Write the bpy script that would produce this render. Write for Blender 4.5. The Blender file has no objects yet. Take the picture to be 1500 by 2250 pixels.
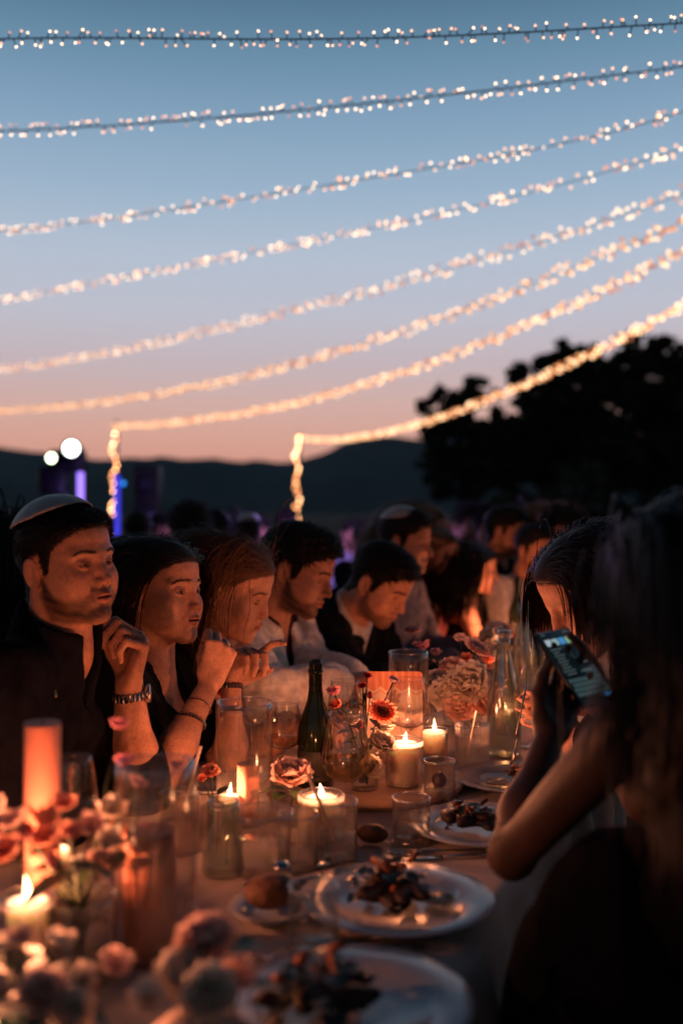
import bpy, math, random
import numpy as np
from mathutils import Vector, Matrix
random.seed(7)
RNG = np.random.default_rng(11)
SC = bpy.context.scene
COL = SC.collection
R = math.radians

# ------------------------------------------------------------------ camera, sky, exposure
FPX = 2187.0           # focal length in pixels of the 1500 px wide photograph (35 mm lens)
CAMZ = 1.33
cam_d = bpy.data.cameras.new('camera')
cam_d.sensor_fit = 'HORIZONTAL'; cam_d.sensor_width = 24.0; cam_d.lens = 35.0
cam_d.clip_start = 0.05; cam_d.clip_end = 9000
cam_d.dof.use_dof = True; cam_d.dof.focus_distance = 2.12; cam_d.dof.aperture_fstop = 1.6
cam_d.dof.aperture_blades = 0
cam = bpy.data.objects.new('camera', cam_d); COL.objects.link(cam)
cam.location = (0, 0, CAMZ); cam.rotation_euler = (R(90), 0, 0)
SC.camera = cam

def srgb(r, g, b):
    f = lambda c: (c/255)/12.92 if c <= 10 else (((c/255)+.055)/1.055)**2.4
    return (f(r), f(g), f(b))

world = bpy.data.worlds.new('World'); SC.world = world; world.use_nodes = True
wn, wl = world.node_tree.nodes, world.node_tree.links
bg = wn['Background']
tc = wn.new('ShaderNodeTexCoord'); sx = wn.new('ShaderNodeSeparateXYZ'); ramp = wn.new('ShaderNodeValToRGB')
wl.new(tc.outputs['Generated'], sx.inputs[0]); wl.new(sx.outputs['Z'], ramp.inputs[0]); wl.new(ramp.outputs[0], bg.inputs[0])
SKY = [(0.0, (206, 140, 124)), (2.4, (236, 164, 144)), (4.2, (242, 182, 162)), (6.2, (236, 194, 184)), (8.2, (222, 201, 205)),
       (11.0, (208, 208, 221)), (14.5, (192, 205, 223)), (18.0, (163, 189, 213)), (21.5, (137, 169, 197)),
       (24.5, (111, 148, 176)), (27.2, (88, 124, 151)), (33.0, (62, 91, 115)), (55.0, (42, 64, 88)), (88.0, (32, 50, 72))]
cr = ramp.color_ramp; cr.interpolation = 'LINEAR'
for i, (e, c) in enumerate(SKY):
    p = math.sin(R(e))
    el = cr.elements[i] if i < 2 else cr.elements.new(min(p, .999))
    el.position = min(p, .999); el.color = (*srgb(*c), 1)
# twilight: the sky is bright on the sunset side ahead and falls off smoothly behind the camera
mr_ = wn.new('ShaderNodeMapRange'); mr_.interpolation_type = 'SMOOTHSTEP'
mr_.inputs[1].default_value = -.35; mr_.inputs[2].default_value = .80; mr_.inputs[3].default_value = .16; mr_.inputs[4].default_value = 1.0
wl.new(sx.outputs['Y'], mr_.inputs[0]); wl.new(mr_.outputs[0], bg.inputs[1])

SC.view_settings.view_transform = 'Standard'; SC.view_settings.look = 'None'
SC.view_settings.exposure = 0.0; SC.view_settings.gamma = 1.0; SC.view_settings.use_curve_mapping = False
SC.render.engine = 'CYCLES'
cy = SC.cycles
cy.max_bounces = 8; cy.diffuse_bounces = 3; cy.glossy_bounces = 4; cy.transmission_bounces = 6
cy.transparent_max_bounces = 40; cy.caustics_reflective = False; cy.caustics_refractive = False
cy.sample_clamp_direct = 12.0; cy.sample_clamp_indirect = 2.5; cy.blur_glossy = .8
cy.use_denoising = True
try: cy.denoiser = 'OPENIMAGEDENOISE'
except Exception: pass

# ------------------------------------------------------------------ placing
def P(px, py, d):
    "point seen at photo pixel (px, py) at depth d metres"
    return Vector(((px-750)/FPX*d, d, CAMZ-(py-1125)/FPX*d))
TZ = 0.75
def T(px, py, z=TZ):
    "point of the table plane seen at a photo pixel"
    d = (CAMZ-z)*FPX/(py-1125)
    return Vector(((px-750)/FPX*d, d, z))
def TD(px, d, z=TZ):
    return Vector(((px-750)/FPX*d, d, z))

# ------------------------------------------------------------------ objects
def tag(o, label=None, cat=None, group=None, kind=None):
    if label: o['label'] = label
    if cat: o['category'] = cat
    if group: o['group'] = group
    if kind: o['kind'] = kind
    return o
def empty(name, loc=(0, 0, 0), rz=0.0, **k):
    o = bpy.data.objects.new(name, None); COL.objects.link(o)
    o.location = loc; o.rotation_euler = (0, 0, rz); o.empty_display_size = .05
    return tag(o, **k)
def link_obj(name, me, parent=None, loc=None, rot=None):
    o = bpy.data.objects.new(name, me); COL.objects.link(o)
    if parent is not None: o.parent = parent
    if loc is not None: o.location = loc
    if rot is not None: o.rotation_euler = rot
    return o
def make_mesh(name, V, F, mat=None, smooth=True, col=None, uv=None):
    """V (n,3); F either list of lists or an (m,3|4) array"""
    me = bpy.data.meshes.new(name)
    V = np.asarray(V, np.float32)
    if isinstance(F, np.ndarray) and F.ndim == 2:
        k = F.shape[1]; m = len(F)
        me.vertices.add(len(V)); me.vertices.foreach_set('co', V.ravel())
        me.loops.add(m*k); me.loops.foreach_set('vertex_index', F.astype(np.int32).ravel())
        me.polygons.add(m)
        me.polygons.foreach_set('loop_start', np.arange(0, m*k, k, dtype=np.int32))
        me.polygons.foreach_set('loop_total', np.full(m, k, np.int32))
        me.update(calc_edges=True)
    else:
        me.from_pydata(V.tolist(), [], F)
        me.update()
    if col is not None:
        a = me.attributes.new('Col', 'FLOAT_COLOR', 'POINT')
        c = np.ones((len(V), 4), np.float32); c[:, :col.shape[1]] = col
        a.data.foreach_set('color', c.ravel())
    if smooth:
        me.polygons.foreach_set('use_smooth', np.ones(len(me.polygons), bool))
    if mat is not None: me.materials.append(mat)
    return me
class MB:
    "collects shapes into one mesh"
    def __init__(s): s.V = []; s.F = []
    def add(s, V, F, M=None):
        o = len(s.V)
        for v in V:
            v = Vector(v)
            s.V.append(tuple(M @ v if M is not None else v))
        s.F += [[i+o for i in f] for f in F]
    def box(s, c, h, M=None, bev=0.0):
        x, y, z = h
        b = min(bev, x*.49, y*.49, z*.49) if bev else 0
        if not b:
            V = [(c[0]+i*x, c[1]+j*y, c[2]+k*z) for i in (-1, 1) for j in (-1, 1) for k in (-1, 1)]
            F = [[0, 1, 3, 2], [4, 6, 7, 5], [0, 4, 5, 1], [2, 3, 7, 6], [0, 2, 6, 4], [1, 5, 7, 3]]
            s.add(V, F, M); return
        import itertools
        V = []; idx = {}
        for sgn in itertools.product((-1, 1), repeat=3):
            for ax in range(3):
                p = [sgn[a]*((h[a]) if a == ax else (h[a]-b)) + c[a] for a in range(3)]
                idx[(sgn, ax)] = len(V); V.append(p)
        F = []
        for ax in range(3):
            o1, o2 = [a for a in range(3) if a != ax]
            for sg in (-1, 1):
                q = []
                for u, v in ((-1, -1), (1, -1), (1, 1), (-1, 1)):
                    t = [0, 0, 0]; t[ax] = sg; t[o1] = u; t[o2] = v; q.append(idx[(tuple(t), ax)])
                F.append(q)
        for ax in range(3):
            o1, o2 = [a for a in range(3) if a != ax]
            for u in (-1, 1):
                for v in (-1, 1):
                    def g(w, a):
                        t = [0, 0, 0]; t[ax] = w; t[o1] = u; t[o2] = v; return idx[(tuple(t), a)]
                    F.append([g(-1, o1), g(1, o1), g(1, o2), g(-1, o2)])
        for sgn in itertools.product((-1, 1), repeat=3):
            F.append([idx[(sgn, a)] for a in range(3)])
        s.add(V, F, M)
    def lathe(s, prof, n=32, M=None, wob=None, close=False):
        """profile of (r, z); wob(angle, z) -> radius factor"""
        V = []; F = []
        for (r, z) in prof:
            for k in range(n):
                a = 2*math.pi*k/n
                rr = r*(wob(a, z) if wob else 1)
                V.append((rr*math.cos(a), rr*math.sin(a), z))
        m = len(prof)
        for i in range(m-1 if not close else m):
            i2 = (i+1) % m
            for k in range(n):
                F.append([i*n+k, i*n+(k+1) % n, i2*n+(k+1) % n, i2*n+k])
        if not close:
            if prof[0][0] > 1e-5: F.append([k for k in range(n)][::-1])
            if prof[-1][0] > 1e-5: F.append([(m-1)*n+k for k in range(n)])
        s.add(V, F, M)
    def tube(s, pts, r, n=8, M=None, cap=True, flat=1.0):
        pts = [Vector(p) for p in pts]
        rs = r if hasattr(r, '__len__') else [r]*len(pts)
        V = []; F = []; up = Vector((0, 0, 1))
        d0 = (pts[1]-pts[0]).normalized()
        if abs(d0.z) > .9: up = Vector((1, 0, 0))
        for i, p in enumerate(pts):
            d = (pts[min(i+1, len(pts)-1)]-pts[max(i-1, 0)]).normalized()
            u = up - d*up.dot(d)
            if u.length < 1e-6: u = d.orthogonal()
            u.normalize(); v = d.cross(u); up = u
            for k in range(n):
                a = 2*math.pi*k/n
                V.append(p+(u*math.cos(a)*flat+v*math.sin(a))*rs[i])
        for i in range(len(pts)-1):
            for k in range(n):
                F.append([i*n+k, i*n+(k+1) % n, (i+1)*n+(k+1) % n, (i+1)*n+k])
        if cap:
            F.append(list(range(n))[::-1]); F.append([(len(pts)-1)*n+k for k in range(n)])
        s.add(V, F, M)
    def grid(s, f, nu, nv, M=None, wrap_u=False):
        V = [f(i/(nu-1) if not wrap_u else i/nu, j/(nv-1)) for j in range(nv) for i in range(nu)]
        F = []
        for j in range(nv-1):
            for i in range(nu if wrap_u else nu-1):
                i2 = (i+1) % nu
                F.append([j*nu+i, j*nu+i2, (j+1)*nu+i2, (j+1)*nu+i])
        s.add(V, F, M)
    def mesh(s, name, mat, smooth=True): return make_mesh(name, s.V, s.F, mat, smooth)
    def build(s, name, mat, parent=None, smooth=True, loc=None, rot=None, **k):
        return tag(link_obj(name, s.mesh(name, mat, smooth), parent, loc, rot), **k)
def sharp(o, ang=35):
    me = o.data
    try: me.set_sharp_from_angle(angle=R(ang))
    except Exception: pass
    return o

# ------------------------------------------------------------------ materials
def mat(name, base=(.5, .5, .5), rough=.5, metal=0, spec=.5, noise=0, nscale=20, bump=0, bscale=60, sss=0, sssr=(1, .35, .15), sscale=.01,
        vcol=False, emit=None, estr=0, sheen=0, coat=0, base2=None, trans=0, bdist=.002, fine=None):
    m = bpy.data.materials.new(name); m.use_nodes = True
    n, l = m.node_tree.nodes, m.node_tree.links
    b = n['Principled BSDF']
    b.inputs['Base Color'].default_value = (*base, 1); b.inputs['Roughness'].default_value = rough
    b.inputs['Metallic'].default_value = metal; b.inputs['Specular IOR Level'].default_value = spec
    b.inputs['Sheen Weight'].default_value = sheen; b.inputs['Coat Weight'].default_value = coat
    b.inputs['Transmission Weight'].default_value = trans
    src = None
    tcn = n.new('ShaderNodeTexCoord')
    if vcol:
        a = n.new('ShaderNodeAttribute'); a.attribute_name = 'Col'; src = a.outputs['Color']
    if noise or base2:
        nt = n.new('ShaderNodeTexNoise'); nt.inputs['Scale'].default_value = nscale; nt.inputs['Detail'].default_value = 6
        nt.inputs['Roughness'].default_value = .6
        l.new(tcn.outputs['Object'], nt.inputs['Vector'])
        mx = n.new('ShaderNodeMix'); mx.data_type = 'RGBA'
        rp = n.new('ShaderNodeMapRange'); rp.inputs[1].default_value = .35; rp.inputs[2].default_value = .65
        l.new(nt.outputs['Fac'], rp.inputs[0]); l.new(rp.outputs[0], mx.inputs[0])
        if base2:
            mx.inputs[6].default_value = (*base, 1); mx.inputs[7].default_value = (*base2, 1)
        else:
            if src: 
                mu = n.new('ShaderNodeMix'); mu.data_type = 'RGBA'; mu.blend_type = 'MULTIPLY'; mu.inputs[0].default_value = 1
                mu.inputs[7].default_value = (1-noise, 1-noise, 1-noise, 1); l.new(src, mu.inputs[6]); l.new(mu.outputs[2], mx.inputs[6]); l.new(src, mx.inputs[7])
            else:
                mx.inputs[6].default_value = (*[c*(1-noise) for c in base], 1); mx.inputs[7].default_value = (*[min(1, c*(1+noise)) for c in base], 1)
        src = mx.outputs[2]
    if fine and src:
        nf = n.new('ShaderNodeTexNoise'); nf.inputs['Scale'].default_value = fine[0]; nf.inputs['Detail'].default_value = 2
        l.new(tcn.outputs['Object'], nf.inputs['Vector'])
        rf = n.new('ShaderNodeMapRange'); rf.inputs[1].default_value = .3; rf.inputs[2].default_value = .7; rf.inputs[3].default_value = 1-fine[1]; rf.inputs[4].default_value = 1+fine[1]*.6
        l.new(nf.outputs['Fac'], rf.inputs[0]); vm = n.new('ShaderNodeVectorMath'); vm.operation = 'SCALE'
        l.new(src, vm.inputs[0]); l.new(rf.outputs[0], vm.inputs['Scale']); src = vm.outputs[0]
    if src: l.new(src, b.inputs['Base Color'])
    if bump:
        nb = n.new('ShaderNodeTexNoise'); nb.inputs['Scale'].default_value = bscale; nb.inputs['Detail'].default_value = 5
        l.new(tcn.outputs['Object'], nb.inputs['Vector'])
        bp = n.new('ShaderNodeBump'); bp.inputs['Strength'].default_value = bump; bp.inputs['Distance'].default_value = bdist
        l.new(nb.outputs['Fac'], bp.inputs['Height']); l.new(bp.outputs[0], b.inputs['Normal'])
    if sss:
        b.inputs['Subsurface Weight'].default_value = sss; b.inputs['Subsurface Radius'].default_value = sssr
        b.inputs['Subsurface Scale'].default_value = sscale
    if emit:
        b.inputs['Emission Color'].default_value = (*emit, 1); b.inputs['Emission Strength'].default_value = estr
    return m
def emis(name, c, s, sample=False):
    m = bpy.data.materials.new(name); m.use_nodes = True
    n, l = m.node_tree.nodes, m.node_tree.links
    n.remove(n['Principled BSDF'])
    e = n.new('ShaderNodeEmission'); e.inputs[0].default_value = (*c, 1); e.inputs[1].default_value = s
    l.new(e.outputs[0], n['Material Output'].inputs[0])
    if not sample:
        try: m.cycles.emission_sampling = 'NONE'
        except Exception: pass
    return m
def petal_mat(name, c, c2):
    m = bpy.data.materials.new(name); m.use_nodes = True
    n, l = m.node_tree.nodes, m.node_tree.links
    b = n['Principled BSDF']; b.inputs['Roughness'].default_value = .6; b.inputs['Specular IOR Level'].default_value = .2
    t = n.new('ShaderNodeTexCoord'); nt = n.new('ShaderNodeTexNoise'); nt.inputs['Scale'].default_value = 70; l.new(t.outputs['Object'], nt.inputs['Vector'])
    mx = n.new('ShaderNodeMix'); mx.data_type = 'RGBA'; mx.inputs[6].default_value = (*c, 1); mx.inputs[7].default_value = (*c2, 1); l.new(nt.outputs['Fac'], mx.inputs[0])
    l.new(mx.outputs[2], b.inputs['Base Color'])
    tl = n.new('ShaderNodeBsdfTranslucent'); l.new(mx.outputs[2], tl.inputs[0]); ms = n.new('ShaderNodeMixShader'); ms.inputs[0].default_value = .55
    l.new(b.outputs[0], ms.inputs[1]); l.new(tl.outputs[0], ms.inputs[2]); l.new(ms.outputs[0], n['Material Output'].inputs[0])
    return m
def glass(name, tint=(.97, .97, .95), f0=.06, rough=.02, relief=None, rscale=120, edge=.55, frost=0):
    "thin-walled glass: clear straight through, Fresnel reflection, darker and brighter at grazing angles"
    m = bpy.data.materials.new(name); m.use_nodes = True
    n, l = m.node_tree.nodes, m.node_tree.links
    n.remove(n['Principled BSDF'])
    tr = n.new('ShaderNodeBsdfTransparent'); gl = n.new('ShaderNodeBsdfGlossy'); mx = n.new('ShaderNodeMixShader')
    gl.inputs['Roughness'].default_value = rough; gl.inputs['Color'].default_value = (1, 1, 1, 1)
    lw = n.new('ShaderNodeLayerWeight'); lw.inputs['Blend'].default_value = .5
    pw = n.new('ShaderNodeMath'); pw.operation = 'POWER'; pw.inputs[1].default_value = 4
    l.new(lw.outputs['Facing'], pw.inputs[0])
    mr = n.new('ShaderNodeMapRange'); mr.inputs[3].default_value = f0; mr.inputs[4].default_value = edge
    l.new(pw.outputs[0], mr.inputs[0]); l.new(mr.outputs[0], mx.inputs[0])
    cm = n.new('ShaderNodeMix'); cm.data_type = 'RGBA'
    cm.inputs[6].default_value = (*tint, 1); cm.inputs[7].default_value = (*[t*t*.55 for t in tint], 1)
    l.new(pw.outputs[0], cm.inputs[0]); l.new(cm.outputs[2], tr.inputs[0])
    src = tr.outputs[0]
    if frost:
        fr = n.new('ShaderNodeBsdfTranslucent'); fr.inputs[0].default_value = (.95, .9, .86, 1); m3 = n.new('ShaderNodeMixShader'); m3.inputs[0].default_value = frost
        l.new(tr.outputs[0], m3.inputs[1]); l.new(fr.outputs[0], m3.inputs[2]); src = m3.outputs[0]
    l.new(src, mx.inputs[1]); l.new(gl.outputs[0], mx.inputs[2]); l.new(mx.outputs[0], n['Material Output'].inputs[0])
    if relief:
        tcn = n.new('ShaderNodeTexCoord'); nt = n.new('ShaderNodeTexNoise'); nt.inputs['Scale'].default_value = rscale; nt.inputs['Detail'].default_value = 2
        l.new(tcn.outputs['Object'], nt.inputs[0])
        bp = n.new('ShaderNodeBump'); bp.inputs['Strength'].default_value = relief; bp.inputs['Distance'].default_value = .002
        l.new(nt.outputs['Fac'], bp.inputs['Height'])
        l.new(bp.outputs[0], gl.inputs['Normal']); l.new(bp.outputs[0], lw.inputs['Normal'])
    return m
# ------------------------------------------------------------------ implicit surfaces (bodies, clothes)
f32 = np.float32
def smin(a, b, k):
    if k <= 0: return np.minimum(a, b)
    h = np.maximum(k-np.abs(a-b), 0)/k
    return np.minimum(a, b)-h*h*k*.25
def smax(a, b, k): return -smin(-a, -b, k)
def s_cone(a, b, ra, rb):
    a = np.array(a, f32); b = np.array(b, f32); ba = b-a; l2 = float(ba@ba)+1e-12
    def f(p):
        pa = p-a; h = np.clip((pa@ba)/l2, 0, 1)
        q = pa-h[:, None]*ba
        return np.sqrt((q*q).sum(1))-(ra+(rb-ra)*h)
    return f
def s_ell(c, r, M=None):
    c = np.array(c, f32); r = np.array(r, f32)
    Mt = None if M is None else np.array(M, f32)
    def f(p):
        q = p-c
        if Mt is not None: q = q@Mt
        k0 = np.sqrt(((q/r)**2).sum(1)); k1 = np.sqrt(((q/(r*r))**2).sum(1))+1e-9
        return k0*(k0-1)/k1
    return f
def s_sph(c, r):
    c = np.array(c, f32)
    return lambda p: np.sqrt(((p-c)**2).sum(1))-r
class Grp:
    "list of (op, prim, k) evaluated in a local frame, skipped outside its bounding sphere"
    def __init__(s, items, M=None, scale=1.0, centre=None, rad=None, k=.02, mirror=False):
        s.items = items; s.k = k; s.scale = scale; s.mirror = mirror
        s.Rm = None if M is None else np.array(M.to_3x3().normalized(), f32); s.o = None if M is None else np.array(M.translation, f32)
        s.c = None if centre is None else np.array(centre, f32); s.rad = rad
    def local(s, p):
        if s.Rm is not None: p = (p-s.o)@s.Rm/s.scale
        return p
    def raw(s, p):
        p = s.local(p)
        pm = p.copy(); pm[:, 1] = np.abs(pm[:, 1])
        d = None
        for op, pr, k, *fl in s.items:
            q = pr(p if (fl and fl[0]) else (pm if s.mirror else p))
            if d is None: d = q
            elif op == '+': d = smin(d, q, k)
            elif op == '-': d = smax(d, -q, k)
            elif op == '&': d = smax(d, q, k)
        return d*s.scale
    def __call__(s, p):
        if s.c is None: return s.raw(p)
        dist = np.sqrt(((p-s.c)**2).sum(1))-s.rad
        out = np.maximum(dist, .02)+.03
        i = np.nonzero(dist < .03)[0]
        if len(i): out[i] = s.raw(p[i])
        return out
class Union:
    k = 0
    def __init__(s, groups, post=None): s.g = groups; s.post = post
    def __call__(s, p):
        p = np.asarray(p, f32)
        out = np.empty(len(p), f32)
        for a in range(0, len(p), 250000):
            q = p[a:a+250000]; d = None
            for g in s.g:
                e = g(q); d = e if d is None else smin(d, e, g.k)
            if s.post: d = s.post(q, d)
            out[a:a+250000] = d
        return out
def grad(f, p, e=.002):
    g = np.empty_like(p)
    for a in range(3):
        o = np.zeros(3, f32); o[a] = e
        g[:, a] = f(p+o)-f(p-o)
    return g/(np.linalg.norm(g, axis=1)[:, None]+1e-9)
def axis_nodes(lo, hi, coarse, fine_ranges):
    "grid lines from lo to hi, fine inside the given ranges"
    out = [lo]
    while out[-1] < hi:
        x = out[-1]; h = coarse
        for (a, b, s) in fine_ranges:
            if a-1e-6 <= x < b: h = min(h, s)
            elif a-coarse < x < a: h = min(h, max(s, a-x))
        out.append(x+h)
    B = 6
    while (len(out)-1) % B: out.append(out[-1]+coarse)
    return np.array(out, f32)
def polygonise(f, X, Y, Z, B=6):
    nx, ny, nz = len(X), len(Y), len(Z)
    bx, by, bz = (nx-1)//B, (ny-1)//B, (nz-1)//B
    def cen(A, n): return (A[0:n*B:B]+A[B:n*B+1:B])/2, (A[B:n*B+1:B]-A[0:n*B:B])/2
    cx, hx = cen(X, bx); cyy, hy = cen(Y, by); cz, hz = cen(Z, bz)
    G = np.stack(np.meshgrid(cx, cyy, cz, indexing='ij'), -1).reshape(-1, 3)
    H = np.sqrt(hx[:, None, None]**2+hy[None, :, None]**2+hz[None, None, :]**2).ravel()
    dc = f(G)
    act = (np.abs(dc) < H*1.35+.006).reshape(bx, by, bz)
    sg = np.where(dc.reshape(bx, by, bz) < 0, -1, 1).astype(f32)
    D = np.ones((nx, ny, nz), f32)
    D[:bx*B, :by*B, :bz*B] = np.repeat(np.repeat(np.repeat(sg, B, 0), B, 1), B, 2)
    m = np.zeros((nx, ny, nz), bool)
    ai = np.argwhere(act)
    for i, j, k in ai: m[i*B:i*B+B+1, j*B:j*B+B+1, k*B:k*B+B+1] = True
    ii, jj, kk = np.nonzero(m)
    D[ii, jj, kk] = f(np.stack([X[ii], Y[jj], Z[kk]], 1))
    S = D < 0
    C = np.zeros((nx-1, ny-1, nz-1), np.uint8)
    for a in (0, 1):
        for b in (0, 1):
            for c in (0, 1): C += S[a:nx-1+a, b:ny-1+b, c:nz-1+c]
    ci = np.argwhere((C > 0) & (C < 8))
    I, J, K = ci.T
    acc = np.zeros((len(ci), 3), f32); cnt = np.zeros(len(ci), f32)
    for ax in range(3):
        o = [a for a in range(3) if a != ax]
        for u in (0, 1):
            for v in (0, 1):
                p0 = [0, 0, 0]; p0[o[0]] = u; p0[o[1]] = v; p1 = list(p0); p1[ax] = 1
                d0 = D[I+p0[0], J+p0[1], K+p0[2]]; d1 = D[I+p1[0], J+p1[1], K+p1[2]]
                cr_ = (d0 < 0) != (d1 < 0)
                t = np.where(cr_, d0/np.where(cr_, d0-d1, 1), 0)
                q0 = np.stack([X[I+p0[0]], Y[J+p0[1]], Z[K+p0[2]]], 1); q1 = np.stack([X[I+p1[0]], Y[J+p1[1]], Z[K+p1[2]]], 1)
                acc += np.where(cr_[:, None], q0+(q1-q0)*t[:, None], 0); cnt += cr_
    V = acc/cnt[:, None]
    ID = np.full((nx-1, ny-1, nz-1), -1, np.int32); ID[I, J, K] = np.arange(len(ci))
    F = []
    for ax in range(3):
        sl0 = [slice(1, -1)]*3; sl1 = [slice(1, -1)]*3
        sl0[ax] = slice(0, -1); sl1[ax] = slice(1, None)
        E = S[tuple(sl0)] != S[tuple(sl1)]
        e = np.argwhere(E); off = [1, 1, 1]; off[ax] = 0
        e = e+np.array(off)
        inside = S[e[:, 0], e[:, 1], e[:, 2]]
        o1, o2 = (ax+1) % 3, (ax+2) % 3
        def cell(du, dv):
            q = e.copy(); q[:, o1] -= du; q[:, o2] -= dv
            return ID[q[:, 0], q[:, 1], q[:, 2]]
        q = np.stack([cell(1, 1), cell(0, 1), cell(0, 0), cell(1, 0)], 1)
        q[~inside] = q[~inside][:, ::-1]
        F.append(q)
    F = np.concatenate(F); F = F[(F >= 0).all(1)]
    return V, F
# ------------------------------------------------------------------ heads, hands, hair
def head_items(fem=0, mouth=0.3, lid=.5, jaw=1.0, nose=1.0, detail=True, full=1.0, frown=0):
    jw = jaw*(1-.10*fem)
    it = [
        ('+', s_ell((-.014, 0, .036), (.098, .0755, .084)), 0),
        ('+', s_ell((.030, 0, .050), (.057, .062, .052)), .02),
        ('+', s_ell((.030, 0, -.028), (.055, .060*jw, .080)), .03),
        ('+', s_ell((.026, 0, -.068), (.050, .046*jw, .044)), .025),
        ('+', s_cone((.004, .050*jw, -.058), (.066, .012, -.101), .0165, .0145), .03),
        ('+', s_ell((.073, 0, -.100), (.0155, .019-.004*fem, .0165)), .02),
        ('+', s_ell((.057, .043, -.030), (.020, .020, .017)), .022),
        ('+', s_ell((.058, .035, -.058), (.017, .017, .020)), .025),
        ('+', s_ell((.026, .044, -.036), (.036, .0205, .046)), .03),
        ('+', s_cone((.0835-.003*fem, .008, .019), (.066, .048, .021), .0085-.002*fem, .0075-.002*fem), .016),
        ('+', s_cone((-.038, 0, -.062), (-.052, 0, -.175), .056-.008*fem, .056-.010*fem), .035),
        ('+', s_cone((-.030, .050, -.045), (.0, .014, -.18), .010, .008), .03),
    ]
    if not detail:
        it += [('-', s_ell((.094, .032, .000), (.017, .019, .011)), .014),
               ('+', s_cone((.084, 0, .008), (.108, 0, -.034), .008, .012), .012),
               ('+', s_ell((.084, 0, -.068), (.012, .022, .010)), .01),
               ('+', s_ell((-.018, .078, -.008), (.017, .008, .030)), .006)]
        return it
    ey, ez, ex = .0315, .000, .0685
    nl = .0985+.0075*nose-.003*fem
    it += [
        ('-', s_ell((.093, .0325, -.001), (.018, .0205, .0125)), .016),
        # eyeball cover with an opening between the lids
        ('+', s_ell((ex-.0012, ey, ez), (.0150, .0155, .0140)), .005),
        ('-', s_ell((ex+.016, ey+.001, ez-.0015-.0035*lid), (.012, .0142, .0058*(1-.72*lid))), .0012),
        ('+', s_cone((ex+.0115, ey-.010, ez+.0085-.004*lid), (ex+.0065, ey+.012, ez+.0075-.004*lid), .0022, .0018), .004),
        # nose
        ('+', s_cone((.0795, 0, .014), (nl-.0125, 0, -.016), .0068, .0078), .018),
        ('+', s_cone((nl-.0125, 0, -.016), (nl-.002, 0, -.0335), .0078, .0094-.0012*fem), .010),
        ('+', s_ell((.0915, .0122-.001*fem, -.0380), (.0105, .0064, .0076)), .007),
        ('-', s_ell((nl-.0055, .0066, -.0462), (.0052, .0030, .0040)), .003),
        ('-', s_cone((.094, .022, -.040), (.084, .033, -.060), .0015, .0015), .012),
        # mouth
        ('+', s_ell((.077, 0, -.066), (.0185, .027, .020)), .014),
        ('+', s_cone((.0958, .0035, -.0600-.001*mouth), (.0835, .0235, -.0662), .0046+.0006*full, .0022), .004),
        ('+', s_cone((.0935, .0, -.0722-.006*mouth), (.0825, .0215, -.0682-.002*mouth), .0056+.0008*full, .0024), .004),
        ('-', s_ell((.0990, 0, -.0663-.0028*mouth), (.0170, .0225, .0009+.0034*mouth)), .0022),
        ('-', s_ell((.0975, 0, -.0530), (.004, .0030, .007)), .006),
        ('-', s_ell((.0955, 0, -.0845-.004*mouth), (.0065, .016, .0050)), .010),
        # ears
        ('+', s_ell((-.0185, .0785, -.010), (.0175, .0065, .0315), Matrix.Rotation(R(-16), 3, 'Z') @ Matrix.Rotation(R(-10), 3, 'Y')), .005),
        ('-', s_ell((-.0145, .0870, -.0085), (.0105, .0075, .0210)), .004),
        ('+', s_cone((-.0070, .0745, -.004), (-.0065, .0745, -.013), .0042, .0046), .004),
        ('+', s_cone((-.0215, .0800, .006), (-.0225, .0810, -.022), .0028, .0030), .003),
        ('+', s_sph((-.0110, .0760, -.0385), .0066), .006),
    ]
    if frown:
        it += [('-', s_cone((.0905, .006, .013), (.0890, .007, .026), .0012, .0012), .004)]
    return it

def head_matrix(o, yaw, pitch=0, roll=0):
    return Matrix.Translation(o) @ Matrix.Rotation(R(yaw), 4, 'Z') @ Matrix.Rotation(R(-pitch), 4, 'Y') @ Matrix.Rotation(R(roll), 4, 'X')

SK = np.array(srgb(196, 140, 112)); SKF = np.array(srgb(206, 152, 126))
def noise3(p, s, seed=0):
    "cheap smooth noise from summed sines, -1..1"
    r = np.random.default_rng(seed); out = 0
    for k in range(5):
        v = r.normal(size=3); v /= np.linalg.norm(v); fr = s*(1+.6*k)
        out = out+np.sin((p@v.astype(f32))*fr*6.283+r.uniform(0, 6.28))*(1/(1+.5*k))
    return out/2.6
def sst(x, a, b):
    t = np.clip((x-a)/(b-a), 0, 1); return t*t*(3-2*t)
def hairline(x, fem=0):
    if fem: return np.interp(x, [-.13, -.07, -.045, -.034, -.024, 0., .020, .035, .050, .072, .09], [-.085, -.075, -.045, -.02, .022, .016, .020, .036, .050, .062, .068])
    return np.interp(x, [-.13, -.07, -.045, -.034, -.024, 0., .006, .020, .030, .050, .072, .09],
                        [-.085, -.075, -.045, -.02, .026, .026, -.018, -.014, .030, .046, .064-.002*fem, .070])
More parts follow.
